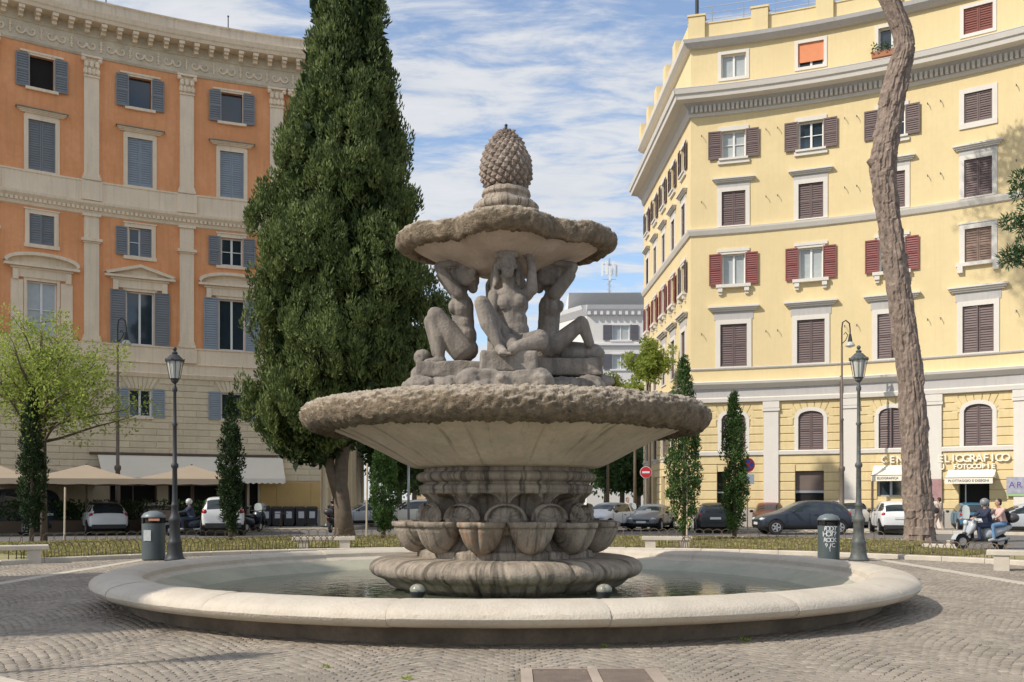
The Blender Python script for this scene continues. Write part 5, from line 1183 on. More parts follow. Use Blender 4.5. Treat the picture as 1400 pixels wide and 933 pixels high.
for px, py, s, n, lab in ((248, 846, .07, 70, 'weed tuft at the left foot of the basin near the dark seam'), (790, 878, .075, 90, 'weed tuft at the foot of the basin right of centre'), (826, 886, .035, 30, 'small weed just right of the tuft at the basin foot'), (445, 914, .035, 34, 'small yellow weed in the cobbles in front of the basin, left one'), (557, 930, .04, 34, 'yellow weed in the cobbles nearest the camera'), (1018, 878, .05, 30, 'weed in the cobbles right of the basin front')):
    Z = gz(py); weed(px_x(px, Z), Z, s, n, lab)

n = 420; cs = np.stack([np.random.uniform(-9, 9, n), np.random.uniform(8.6, 24, n), np.full(n, .012)], 1); cs = cs[np.hypot(cs[:, 0]-FX, cs[:, 1]-CY) > 6.3]
Ql = leaf_cloud(cs, [(.01, .01, .004)]*len(cs), 1, .05, .02, up=0.0); Ql[:, :, 2] = np.clip(Ql[:, :, 2]*.25+.006, .004, .03)
tag(quads('fallen_leaves', Ql, M('dry_leaf', (.34, .25, .10), .9, .3, 8), None), 'dry leaves and twigs scattered over the cobbles', 'leaves', kind='stuff')
# ------------------------------------------------------------------ low hoop fences
hm = MB().tube([(-.17+.34*(.5-.5*cos(PI*i/8)), 0, .44*sin(PI*i/8)**.6+.05) for i in range(9)], .013, 5).mesh('hoop', m_rusti)
hm2 = MB().tube([(-.22+.44*(.5-.5*cos(PI*i/8)), 0, .36*sin(PI*i/8)**.55+.05) for i in range(9)], .012, 4).mesh('hoop', m_rusti)
def fence(lab, r, t0, t1, sp, me):
    f = thing('hoop_fence', lab, 'fence'); 
    st = math.degrees(sp/r); t = t0; i = 0
    rad = r if callable(r) else (lambda _: r)
    while t < t1:
        rr = r; obj('hoop', me, f, (CX+rr*sin(R(t)), CY+rr*cos(R(t)), (i % 2)*.008), -R(t)+random.uniform(-.08, .08)); t += st; i += 1
    b = MB()
    for z in (.14,): b.tube([(CX+r*sin(R(q)), CY+r*cos(R(q)), z) for q in np.arange(t0, t1+.5, 1.0)], .008, 4)
    b.build('rail', m_rusti, f)
fence('low rusty hoop fence edging the verge on the left side of the fountain', 14.75, -57, -1, .2, hm)
fence('low rusty hoop fence edging the verge on the right side of the fountain', 14.75, 1, 57, .2, hm)
fence('low hoop fence along the street edge of the verge on the left', 24.6, -44, -1, .36, hm2)
fence('low hoop fence along the street edge of the verge on the right', 24.6, 1, 34, .36, hm2)

# ------------------------------------------------------------------ benches, bins, lamps
def bench(px, Z, L_, rz, lab, h=.46, shade=None):
    t = thing('stone_bench', lab, 'bench', (px_x(px, Z), Z, 0), rz, 'travertine benches round the fountain'); m_ = M('bench_travertine', (.56, .50, .41), .8, .12, 2, .35, 25, damt=.3)
    s = MB().box(-L_/2, L_/2, -.24, .24, h-.12, h).build('seat', m_, t); mo = s.modifiers.new('b', 'BEVEL'); mo.width = .02; mo.segments = 2
    for sx in (-1, 1): MB().box(-.16, .16, -.2, .2, -.02, h-.118).build('leg', m_, t, loc=(sx*L_*.33, 0, 0))
bench(6, 25.0, 2.0, R(26), 'stone bench cut by the left edge in front of the low fence'); bench(443, 31.0, 1.9, R(8), 'stone bench behind the pool rim in front of the big cypress trunk'); bench(912, 31.2, 1.55, R(-8), 'stone bench behind the pool rim below the tallest slim cypress'); bench(1410, 22.5, 1.8, R(-27), 'stone bench cut by the right edge of the picture')
m_bin = M('green_grey_bin_plastic', (.075, .095, .10), .45, .12, 3, damt=.2, dark=(.09, .12, .12))
def bin_(px, Z, h, lab, right):
    t = thing('litter_bin', lab, 'litter bin', (px_x(px, Z), Z, 0), 0, 'cylindrical litter bins'); r = .30*h/1.3
    MB().lathe([(r*.96, .0), (r*.98, .05), (r, h*.75)], 28, cap0=True).build('drum', m_bin, t, True)
    b = MB()
    for k in range(4):
        a = R(45+90*k); b.box(-.05, .05, -.012, .0, h*.75, h*.86, mat=Matrix.Rotation(a, 4, 'Z') @ Matrix.Translation((0, -r*.99, 0)))
    b.lathe([(r*.9, h*.752), (r*.9, h*.86)], 20); b.build('opening_band', m_dark, t)
    MB().lathe([(r*1.03, h*.86), (r*1.04, h*.88), (r*.8, h*.955), (r*.45, h*.985), (r*.3, h), (.01, h*1.0)], 28, cap0=True).build('lid', M('bin_lid', (.16, .19, .20), .4, .12, 4, damt=.3), t, True)
    if not right:
        MB().box(-.1, .11, -.012, .0, .52, .80, mat=Matrix.Rotation(R(-12), 4, 'Z') @ Matrix.Translation((0, -r*1.0, 0))).build('sticker', M('worn_sticker', (.42, .44, .44), .6, .15, 12), t)
        MB().box(-.02, .26, -.02, 0, h*.80, h*.845, mat=Matrix.Translation((0, -r*.98, 0))).build('orange_strip', M('faded_orange', (.42, .2, .13), .6, .1), t)
    else:
        mw = M('white_spray_paint', (.70, .72, .72), .6, .1, 9)
        for wd, z, sz in (('FOOT', h*.64, .17), ('HOT?', h*.52, .19), ('ROCK', h*.40, .16), ('9JC', h*.29, .15), ('1', h*.2, .12)):
            W_ = .40 if wd not in ('1',) else 0
            for i, ch in enumerate(wd):
                a = R((i-(len(wd)-1)/2)*17-10); obj('graffiti_letter', text_mesh(ch, sz, .0035, mw), t, ((r+.003)*sin(a), -(r+.003)*cos(a), z), rot=(R(90), R(random.uniform(-12, 12)), a))
bin_(210, 26.6, 1.3, 'grey-green litter bin with a pale sticker beside the left lantern', False); bin_(1133, 26.6, 1.22, 'green litter bin sprayed with white graffiti beside the right lantern', True)
def lantern(px, Z, top, lab, mat, head=True, shared=None):
    H = hz(top, Z) if top else 5.35; t = thing('street_lantern', lab, 'street lamp', (px_x(px, Z) if px is not None else -8.1, Z, 0), 0, 'lantern posts round the fountain'); s = H/5.35
    pr = [(.24, 0), (.24, .05), (.20, .10), (.185, .16), (.16, .42), (.175, .46), (.15, .50), (.125, .60), (.12, .95), (.145, .98), (.15, 1.05), (.115, 1.10), (.085, 1.2), (.08, 1.35), (.10, 1.38), (.075, 1.42), (.062, 1.5), (.055, 2.3), (.085, 2.34), (.085, 2.4), (.05, 2.45), (.045, 3.35), (.07, 3.4), (.042, 3.45), (.036, 4.2), (.06, 4.24), (.06, 4.3), (.035, 4.36), (.03, 4.42)]
    MB().lathe([(r*s*1.05, z*s) for r, z in pr], 16, cap0=True, cap1=True).build('post', mat, t, True)
    h = MB(); z0 = 4.42*s; Z_ = lambda z: z0+z*s
    h.lathe([(.03*s, Z_(0)), (.09*s, Z_(.05)), (.10*s, Z_(.10)), (.13*s, Z_(.12))], 8, cap1=True)
    for k in range(8):
        a = 2*PI*k/8+PI/8; h.tube([(.125*s*cos(a), .125*s*sin(a), Z_(.12)), (.205*s*cos(a), .205*s*sin(a), Z_(.56))], .009*s, 4)
    h.lathe([(.235*s, Z_(.55)), (.24*s, Z_(.58)), (.19*s, Z_(.63)), (.10*s, Z_(.72)), (.06*s, Z_(.74)), (.075*s, Z_(.77)), (.05*s, Z_(.80)), (.02*s, Z_(.82))], 16, cap0=True, cap1=True); h.ball((0, 0, Z_(.87)), .055*s, 8)
    for k in range(8): a = 2*PI*k/8; h.ball((.235*s*cos(a), .235*s*sin(a), Z_(.60)), .018*s, 6)
    hh = h.build('lantern_frame', mat, t); MB().lathe([(.115*s, Z_(.13)), (.195*s, Z_(.55))], 8).build('lantern_glass', m_lampglass, hh)
    return t
lantern(239, 26.3, 474, 'black cast-iron lantern on a post behind the left side of the pool', m_iron); lantern(1174, 26.3, 472, 'weathered grey-green lantern on a post behind the right side of the pool', m_irong); lantern(None, 7.6, None, 'lantern post left of the camera whose thin shadow crosses the cobbles', m_iron)
def tall_lamp(px, Z, top, sx, lab):
    H = hz(top, Z); t = thing('tall_lamp', lab, 'street lamp', (px_x(px, Z), Z, .1), 0, 'tall curled street lamps')
    MB().lathe([(.22, 0), (.2, .9), (.13, 1.0), (.11, 2.9), (.16, 3.0), (.16, 3.15), (.085, 3.2), (.075, 5.5), (.11, 5.55), (.06, 5.65), (.05, H-1.3)], 12, cap1=True).build('post', M('brown_iron', (.15, .12, .10), .6, .2, 4), t, True)
    c = MB(); c.tube([(0, 0, H-1.3), (0, 0, H-.4), (-.04*sx, 0, H-.1), (-.2*sx, 0, H), (-.38*sx, 0, H-.15), (-.42*sx, 0, H-.45), (-.42*sx, 0, H-.75)], .035, 6); c.tube([(0, 0, H-1.2), (-.2*sx, 0, H-1.0), (-.3*sx, 0, H-.75), (-.18*sx, 0, H-.6), (-.1*sx, 0, H-.72)], .025, 6)
    c.tube([(-.42*sx, 0, H-.7), (-.42*sx, 0, H-1.1)], [.06, .13], 8); c.build('curled_arm', m_iron, t); MB().lathe([(.13, H-1.1), (.24, H-1.25), (.25, H-1.32), (.16, H-1.36), (.01, H-1.4)], 14, (-.42*sx, 0)).build('lamp_head', m_lampglass, t, True)
tall_lamp(161, 50, 438, -1, 'tall brown lamp post with a curled top rising through the parasols on the left'); tall_lamp(1151, 51.5, 441, -.1-.9*-1-1.8, 'tall lamp post with a curled top in front of the white pilaster on the right')
# road signs
def sign(px, py, Z, lab, kind, rz=0):
    H = hz(py, Z); t = thing('road_sign', lab, 'road sign', (px_x(px, Z), Z, 0), rz); MB().tube([(0, 0.02, 0), (0, 0.02, H+.3)], .03, 8).build('pole', m_metal, t)
    red = M('sign_red', (.55, .03, .04), .4, .05); blue = M('sign_blue', (.04, .08, .40), .4, .05); wh = M('sign_white', (.8, .8, .8), .4, .03)
    def disc_(r, y, m, nm): b = MB(); b.rings([[(r*cos(2*PI*k/28), y, H+r*sin(2*PI*k/28)) for k in range(28)], [(r*cos(2*PI*k/28), y+.012, H+r*sin(2*PI*k/28)) for k in range(28)]], True, True, True); return b.build(nm, m, t)
    if kind == 'noentry': disc_(.34, -.02, wh, 'plate'); disc_(.315, -.034, red, 'red_disc'); MB().box(-.21, .21, -.048, -.036, H-.055, H+.055).build('white_bar', wh, t)
    else: disc_(.36, -.02, red, 'plate'); disc_(.27, -.034, blue, 'blue_disc'); b = MB().box(-.3, .3, -.046, -.036, -.035, .035, mat=Matrix.Translation((0, 0, H)) @ Matrix.Rotation(R(45), 4, 'Y')).box(-.3, .3, -.049, -.039, -.035, .035, mat=Matrix.Translation((0, 0, H)) @ Matrix.Rotation(R(-45), 4, 'Y')).build('red_cross', red, t); MB().box(-.33, .33, -.02, -.005, H-.95, H-.45).build('white_panel', wh, t); obj('panel_print', text_mesh('P', .4, .002, blue), t, (0, -.024, H-.85), rot=(R(90), 0, 0))
sign(883, 646, 58, 'round red no-entry sign at the mouth of the street', 'noentry'); sign(1022, 636, 50, 'round blue no-stopping sign with a white panel beside the slim cypress', 'nostop')
tag(MB().tube([(0, 0, 0), (0, 0, 4.2)], .06, 8).build('pole', m_metal, None, True, (px_x(558.5, 46), 46, 0)), 'thin grey metal pole just left of the fountain neck', 'pole')

# ------------------------------------------------------------------ restaurant terrace
def parasol(px, Z, w_, lab, rz=0, hh=2.42):
    t = thing('market_parasol', lab, 'parasol', (px_x(px, Z), Z, .1), rz, 'beige parasols on the restaurant terrace'); MB().tube([(0, 0, 0), (0, 0, hh+.72)], .045, 8).build('pole', M('dark_wood', (.12, .08, .05), .7, .1), t)
    b = MB(); n = 8; e = w_/2; top = (0, 0, hh+.68); c = [(-e, -e), (e, -e), (e, e), (-e, e)]
    for k in range(4):
        p, q = c[k], c[(k+1) % 4]; pts = [((p[0]+(q[0]-p[0])*i/n), (p[1]+(q[1]-p[1])*i/n), hh-.06*sin(PI*i/n)*0) for i in range(n+1)]; mid = [(x*.5, y*.5, hh+.30) for x, y, z in pts]
        b.rings([[top]*(n+1), mid, pts, [(x, y, hh-.24-.03*(i % 2)) for i, (x, y, z) in enumerate(pts)]], False)
    b.build('canopy', m_umb, t)
    r = MB()
    for k in range(8): a = 2*PI*k/8+PI/8*0; ex, ey = (e*.98*max(-1, min(1, 1.42*cos(a))), e*.98*max(-1, min(1, 1.42*sin(a)))); r.tube([(0, 0, hh+.62), (ex, ey, hh-.03)], .015, 4); r.tube([(0, 0, hh+.1), (ex*.55, ey*.55, hh+.22)], .012, 4)
    r.build('ribs', M('dark_wood', (.12, .08, .05)), t)
for px, Z, w_, lab in ((-8, 45.5, 4.6, 'beige parasol cut by the left edge above the dark van'), (118, 46.5, 4.7, 'beige parasol above the white hatchback with a black roof'), (262, 47.2, 4.4, 'beige parasol between the left lantern and the white awning'), (62, 49.5, 4.3, 'beige parasol in the back row behind the slim dark cypress')):
    parasol(px, Z, w_, lab, R(random.uniform(-4, 4)+16))
s0, s1 = px_s(133), px_s(386); sm = (s0+s1)/2
aw = thing('long_awning', 'long white scalloped awning along the orange palazzo shopfront', 'awning'); b = MB(); n = 60; rr = []
for i in range(n+1):
    s = s0+(s1-s0)*i/n; sc_z = .07*abs(sin(PI*i*1.0/1.0)) if False else (.0 if i % 2 else .07)
    rr.append([ARC.p(s, .1, 3.92), ARC.p(s, .9, 3.30), ARC.p(s, 1.75, 2.72), ARC.p(s, 1.78, 2.42+sc_z)])
b.rings(rr, False); b.add([ARC.p(s1, .1, 3.92), ARC.p(s1, 1.75, 2.72), ARC.p(s1, .1, 2.75)], [(0, 1, 2)]); b.build('canopy', m_awn, aw)
b = MB(); b.tube([ARC.p(s, .12, 3.98) for s in span(ARC, s0-.4, s1+.3)], .07, 6)
for s in np.linspace(s0+.1, s1-.1, 6): b.tube([ARC.p(s, .05, 2.5), ARC.p(s, 1.74, 2.7)], .025, 5)
b.build('awning_frame', M('dark_wood'), aw)
# hedge planters in front of the tables
for k in range(6):
    s = px_s(-30)+k*2.15; labs = ['first', 'second', 'third', 'fourth', 'fifth', 'sixth', 'seventh', 'eighth', 'ninth'][k]
    t = thing('hedge_planter', 'dark hedge trough under the parasols, %s from the left edge' % labs, 'planter', ARC.p(s, 4.5, .12), ARC.rot(s), 'hedge troughs screening the terrace')
    MB().box(-1.0, 1.0, -.25, .25, 0, .5).build('trough', M('dark_wood'), t); quads('hedge', leaf_cloud([(x, random.uniform(-.15, .15), z) for x in np.arange(-.9, 1, .28) for z in (.7, 1.0, 1.25)], [(.24, .24, .2)]*21, 40, .12, .06), lf_mid, t)
# terrace tables and chairs seen as dark shapes behind the hedge
tmesh = MB().tube([(0, 0, 0), (0, 0, .72)], .03, 6).box(-.35, .35, -.35, .35, .72, .75).mesh('table', M('dark_wood'))
for k in range(6):
    s = px_s(20)+k*2.6; o = obj('terrace_table', tmesh, None, ARC.p(s, 3.0, .12), ARC.rot(s)); tag(o, 'small dark cafe table behind the hedge, number %s counted from the left' % ['one', 'two', 'three', 'four', 'five', 'six'][k], 'table', 'cafe tables on the terrace')
# recycling bins
rb = None
for k in range(5):
    px = 361+16.0*k; s = px_s(px)
    t = thing('wheelie_bin', 'dark wheeled bin with a white label by the ochre wall, %s in the row' % ['leftmost', 'second', 'middle', 'fourth', 'rightmost'][k], 'bin', ARC.p(s, .75, .12), ARC.rot(s)+R(random.uniform(-4, 4)), 'wheeled bins in a row by the ochre wall')
    cached('wb', lambda: MB().add([(-.26,-.28,.08),(.26,-.28,.08),(.26,.28,.08),(-.26,.28,.08),(-.3,-.35,.98),(.3,-.35,.98),(.3,.35,.98),(-.3,.35,.98)], [(0,3,2,1),(0,1,5,4),(1,2,6,5),(2,3,7,6),(3,0,4,7),(4,5,6,7)]).mesh('body', M('bin_dark_plastic', (.035, .035, .04), .5, .1)))
    obj('body', WM['wb'], t); obj('lid', cached('wl', lambda: MB().box(-.32, .32, -.38, .38, .985, 1.04).box(-.28, .28, .3, .42, 1.04, 1.09).mesh('lid', M('bin_lid_dark', (.06, .055, .055), .5, .1))), t)
    obj('label_plate', cached('wp', lambda: MB().box(-.15, .15, -.345, -.33, .45, .82).mesh('label_plate', M('label_white', (.62, .62, .65), .6, .1))), t)
    for sx in (-1, 1): obj('wheel', cached('ww', lambda: MB().tube([(-.03, 0, 0), (.03, 0, 0)], .1, 10).mesh('wheel', m_dark)), t, (sx*.27, .28, .1))

# ------------------------------------------------------------------ vehicles
m_tyre = M('tyre_rubber', (.02, .02, .02), .8, .1); m_rim = M('alloy_rim', (.5, .5, .52), .35, .05, metal=.6); m_trimb = M('black_bumper', (.03, .03, .03), .6, .1); m_cg = glass_mat('car_glass', (.025, .035, .04), .04)
m_tail = M('tail_light_red', (.38, .015, .02), .25, .1); m_head = M('headlight_clear', (.62, .66, .68), .15, .1); m_plate = M('number_plate', (.72, .72, .70), .5, .03)
PROF = {
 'hatch': (1.75, [(2.0,.34,.60,.64,.62,.50),(1.90,.22,.72,.77,.76,.60),(1.5,.2,.82,.88,.84,.68),(.98,.2,.90,.97,.86,.70),(.30,.2,.94,1.38,.87,.62),(-.30,.2,.95,1.48,.87,.62),(-1.15,.2,.97,1.44,.87,.60),(-1.62,.2,.99,1.34,.85,.58),(-1.88,.24,.92,1.02,.82,.62),(-2.0,.36,.72,.78,.76,.6)]),
 'sedan': (1.8, [(2.25,.36,.58,.62,.62,.5),(2.12,.22,.70,.75,.78,.6),(1.6,.2,.80,.86,.87,.7),(1.0,.2,.88,.94,.89,.72),(.25,.2,.92,1.34,.89,.62),(-.35,.2,.93,1.43,.89,.62),(-1.0,.2,.95,1.38,.88,.60),(-1.55,.2,.96,1.06,.87,.66),(-2.05,.22,.92,1.0,.84,.7),(-2.25,.38,.74,.80,.78,.6)]),
 'suv': (1.82, [(2.15,.42,.72,.76,.66,.5),(2.05,.28,.86,.92,.82,.65),(1.6,.26,.98,1.04,.89,.72),(1.1,.26,1.04,1.10,.90,.74),(.55,.26,1.06,1.52,.90,.66),(-.2,.26,1.07,1.63,.90,.66),(-1.3,.26,1.09,1.60,.90,.64),(-1.85,.26,1.10,1.48,.88,.62),(-2.05,.3,1.02,1.10,.85,.66),(-2.15,.44,.8,.86,.78,.62)]),
 'small': (1.6, [(1.72,.36,.66,.70,.58,.48),(1.65,.24,.78,.83,.70,.56),(1.35,.22,.86,.92,.77,.62),(.98,.22,.92,1.0,.79,.64),(.45,.22,.94,1.40,.79,.60),(-.1,.22,.95,1.47,.79,.60),(-.9,.22,.96,1.46,.79,.60),(-1.5,.22,.97,1.40,.78,.57),(-1.66,.26,.94,1.04,.76,.6),(-1.72,.38,.75,.8,.72,.56)]),
 'van': (1.95, [(2.35,.4,.80,.85,.75,.6),(2.25,.26,.98,1.04,.9,.7),(1.95,.25,1.08,1.16,.95,.78),(1.6,.25,1.12,1.5,.96,.80),(1.1,.25,1.14,2.05,.96,.80),(.2,.25,1.15,2.12,.97,.82),(-1.2,.25,1.16,2.12,.97,.82),(-2.1,.25,1.16,2.08,.96,.80),(-2.3,.28,1.14,1.3,.95,.8),(-2.36,.4,.9,1.0,.92,.78)])}
def car(kind, px, Z, head, paint, label, roof=None, group=None, scale=1.0, wheelr=None, tail=True, x=None):
    W_, st = PROF[kind]; t = thing('parked_car', label, 'van' if kind == 'van' else 'car', (px_x(px, Z) if x is None else x, Z, -.03), R(head), group or 'cars parked round the square'); t.scale = (scale,)*3
    key = 'car'+kind
    if key not in WM:
        b = MB(); rr = []
        for (xx, zl, zb, zt, w_, wr) in st:
            cab = zt-zb > .12; side = [(0, zl), (w_*.80, zl), (w_*.96, zl+.10), (w_*1.0, (zl+zb)/2+.08), (w_*.965, zb-.01), (w_*.93 if not cab else w_*.925, zb+(.012 if not cab else .03)), (wr+(w_*.9-wr)*.18, zt-.07*min(1, (zt-zb)/.4)), (wr*.82, zt), (0, zt+.02)]
            ring = [(xx, y, z) for y, z in side]+[(xx, -y, z) for y, z in side[-2:0:-1]]; rr.append(ring)
        b.rings(rr, True, True, True)
        o = b.build('c', m_frame); m = o.modifiers.new('s', 'SUBSURF'); m.levels = 2; me = evaluated(o, 'c')
        co = [v.co.copy() for v in me.vertices]; G, Bd = {}, MB(); xs = [s[0] for s in st]; cabs = [s for s in st if s[3]-s[2] > .12]; xf, xr = cabs[0][0], cabs[-1][0]; xcowl = st[st.index(cabs[0])-1][0]; xtail = st[min(len(st)-1, st.index(cabs[-1])+1)][0]
        zb_ = sum(s[2] for s in cabs)/len(cabs); zt_ = max(s[3] for s in cabs)
        sg_ = 1 if sum(p.normal.y*p.center.y for p in me.polygons) > 0 else -1
        for p in me.polygons:
            c = p.center; nn = p.normal*sg_; glass = False; zbl = np.interp(c.x, xs[::-1], [s[2] for s in st][::-1]); ztl = np.interp(c.x, xs[::-1], [s[3] for s in st][::-1])
            if xtail < c.x < xcowl and c.z > zbl+.045 and nn.z < .93:
                if abs(nn.y) > .75 and c.z < ztl-.09 and xr-.02 < c.x < xcowl-.25:
                    glass = all(abs(c.x-q) > .045 for q in ((xf+xr)/2+.05, xr+.42)) or kind == 'van' and c.x > .6
                    if kind == 'van' and c.x < .5: glass = c.z > zbl+.25 and abs(c.x+.4) > .08
                elif nn.x > .25 and abs(c.y) < W_/2*.78 and c.z < ztl+.02 and c.x > xf-.05: glass = True
                elif nn.x < -.25 and abs(c.y) < W_/2*.70 and c.z < zt_-.10 and c.x < xr+.1: glass = True
            gk = 'windscreen' if nn.x > .25 else 'rear_window' if nn.x < -.25 and abs(nn.y) < .75 else 'side_window%d%d' % (c.y > 0, sum(c.x > q for q in ((xf+xr)/2+.05, xr+.42, -.4)))
            (G.setdefault(gk, MB()) if glass else Bd).add([co[i] for i in list(p.vertices)[::sg_]], [tuple(range(len(p.vertices)))], (1 if (not glass and c.z < .36+st[2][1]*.3 and abs(nn.z) < 2) else (2 if (not glass and c.z > zt_-.16) else 0)))
        bpy.data.objects.remove(o)
        def weld(M_, nm, ms):
            me = M_.mesh(nm, ms, True); bm = bmesh.new(); bm.from_mesh(me); bmesh.ops.remove_doubles(bm, verts=bm.verts, dist=.0005); bm.to_mesh(me); bm.free(); return me
        WM[key] = (weld(Bd, 'body', [m_frame, m_trimb, m_frame]), [(re.sub(r'\d', '', k), weld(q, re.sub(r'\d', '', k), [m_cg])) for k, q in G.items()])
    bm_, gm_ = WM[key]; bm_ = bm_.copy(); bm_.materials[0] = paint; bm_.materials[2] = roof or paint
    obj('body', bm_, t); [obj(k, q, t) for k, q in gm_]
    rw = wheelr or (.36 if kind in ('suv', 'van') else .31); xfw, xrw = st[2][0]-.12, st[-3][0]+(.25 if kind != 'sedan' else .15); hw = st[4][4]-.09
    whm = cached(('tyre', rw), lambda: MB().rings([[(rr_*cos(2*PI*k/24), y, rr_*sin(2*PI*k/24)) for k in range(24)] for rr_, y in ((rw*.62, -.10), (rw*.92, -.115), (rw, -.09), (rw, .09), (rw*.92, .115), (rw*.62, .10))], True, True, True).mesh('wheel', m_tyre, False))
    def rimf():
        b = MB(); b.rings([[(rr_*cos(2*PI*k/20), -y, rr_*sin(2*PI*k/20)) for k in range(20)] for rr_, y in ((rw*.64, .118), (rw*.58, .122), (rw*.55, .10))], True)
        for k in range(5): a = 2*PI*k/5; b.box(0, rw*.6, -.122, -.105, -.035, .035, mat=Matrix.Rotation(a, 4, 'Y'))
        return b.mesh('rim', m_rim)
    rimm = cached(('rim', rw), rimf); arch = cached(('arch', rw), lambda: MB().rings([[((rw+.055)*cos(PI*k/14), y, (rw+.055)*sin(PI*k/14)-.0) for k in range(15)]+[((rw+.05), y, -.1), (-(rw+.05), y, -.1)] for y in (-.098, .098)], True, True, True).mesh('wheel_arch', m_dark))
    for xx in (xfw, xrw):
        for sy in (-1, 1):
            wo_ = obj('wheel', whm, t, (xx, sy*hw, rw+.0), 0 if sy < 0 else PI); obj('rim', rimm, wo_); obj('wheel_arch', arch, t, (xx, sy*(hw-.0), rw+.02), 0 if sy < 0 else PI)
    fx, rx = st[1][0], st[-2][0]; zf = st[1][2]-.08; zr = st[-2][2]-.12
    for sy in (-1, 1):
        obj('headlight', cached('hl'+kind, lambda: MB().ball((0, 0, 0), (.14, .18, .075), 10).mesh('headlight', m_head, True)), t, (fx-.02, sy*st[1][4]*.74, zf+.02), rot=(0, 0, R(-24*sy)))
        obj('tail_light', cached('tl'+kind, lambda: MB().ball((0, 0, 0), (.11, .12, .12 if kind != 'van' else .25), 10).mesh('tail_light', m_tail, True)), t, (rx+.06, sy*st[-2][4]*.84, zr+.07), rot=(0, 0, R(20*sy)))
        obj('door_mirror', cached('mi', lambda: MB().ball((0, 0, 0), (.07, .11, .075), 8).mesh('door_mirror', m_trimb, True)), t, (xcm(st)-.15, sy*(st[3][4]+.10), st[3][2]+.10))
        obj('door_handle', cached('dh', lambda: MB().box(-.09, .09, -.02, .02, -.015, .015).mesh('door_handle', m_trimb)), t, (-.35, sy*(st[5][4]*.985), st[5][2]-.10))
    obj('number_plate', cached('pl', lambda: MB().box(-.01, .01, -.26, .26, -.055, .055).mesh('number_plate', m_plate)), t, (st[-1][0]-.02, 0, zr-.08)); obj('number_plate', WM['pl'], t, (st[0][0]+.02, 0, .48))
    obj('grille', cached('gr', lambda: MB().box(-.03, .03, -.42, .42, -.05, .05).mesh('grille', m_trimb)), t, (st[0][0]-.005, 0, st[0][2]-.02)); obj('rear_bumper', cached('rb'+kind, lambda: MB().box(-.05, .05, -W_*.40, W_*.40, -.09, .08).mesh('rear_bumper', m_trimb)), t, (st[-1][0]+.01, 0, .40))
    for sy in (-1, 1):
        for xx in (.95, -.05, -.95): obj('door_seam', cached('ds%s%d%.2f' % (kind, sy, xx), lambda: seam(st, sy, xx)), t)
    return t
def xcm(st): return [s for s in st if s[3]-s[2] > .12][0][0]+.5
def seam(st, sy, xx):
    w_ = st[5][4]+.004
    return MB().tube([(xx, sy*w_*.985, .38), (xx, sy*(w_+.004), .62), (xx-.02, sy*w_*.972, st[5][2]-.02)], .008, 4).mesh('door_seam', m_trimb)
def paint(n, c, r=.28): return M(n, c, r, .03, 1, spec=.6)
P_w = paint('white_paint', (.74, .74, .74)); P_k = paint('black_paint', (.02, .021, .025)); P_n = paint('dark_blue_paint', (.03, .04, .06)); P_g = paint('grey_paint', (.20, .21, .22)); P_s = paint('silver_paint', (.45, .47, .49)); P_r = paint('dark_red_paint', (.22, .02, .03)); P_b = paint('teal_blue_paint', (.06, .17, .27)); P_c = paint('cream_paint', (.62, .58, .50)); P_dg = paint('charcoal_paint', (.06, .062, .068)); P_p = paint('dusty_rose_paint', (.42, .34, .31))
car('van', 20, 47.5, 152, P_n, 'dark blue van cut by the left edge behind the slim cypress')
car('suv', 74, 49, 128, P_dg, 'charcoal car half hidden between the trunks left of the white hatchback', scale=.95)
car('hatch', 141, 47.4, 119, P_w, 'white hatchback with a black roof parked below the parasols on the left', roof=P_k, scale=1.03)
car('hatch', 214, 49.5, 300, P_p, 'dusty pink-grey car facing the square behind the left litter bin')
car('small', 305, 46.8, 106, P_w, 'small white boxy hatchback seen from behind the slim cypress near the long awning', scale=1.2)
car('hatch', 499, 60, 205, P_s, 'silver car half hidden right of the big cypress trunk')
car('small', 566, 57, 192, P_c, 'cream-white small car side-on between the slim cypress and the fountain stem', scale=1.1)
car('small', 832, 52, 236, P_w, 'small white two-tone car just right of the fountain cups', roof=P_g)
car('sedan', 891, 53.5, 248, P_g, 'mid-grey car facing the camera right of the small white car', scale=.98)
car('hatch', 975, 50.5, 82, P_k, 'black hatchback seen from behind between two slim cypresses')
car('hatch', 1052, 54.5, 258, P_r, 'dark red car behind the nose of the side-on dark car')
car('hatch', 1096, 47.5, 182, P_n, 'dark navy hatch parked side-on behind the graffiti bin', scale=1.08)
car('suv', 1146, 54, 96, P_c, 'cream estate car behind the tail of the side-on dark car')
car('suv', 1221, 47.8, 78, P_w, 'white crossover seen from behind left of the leaning pine trunk', scale=.96)
car('small', 1326, 50.5, 76, P_b, 'small teal-blue car behind the scooter riders'); car('hatch', 1399, 46.5, 165, P_s, 'silver-blue car cut by the right edge behind the scooter')
car('hatch', 1384, 53, 120, P_r, 'red car by the right edge behind the silver one')

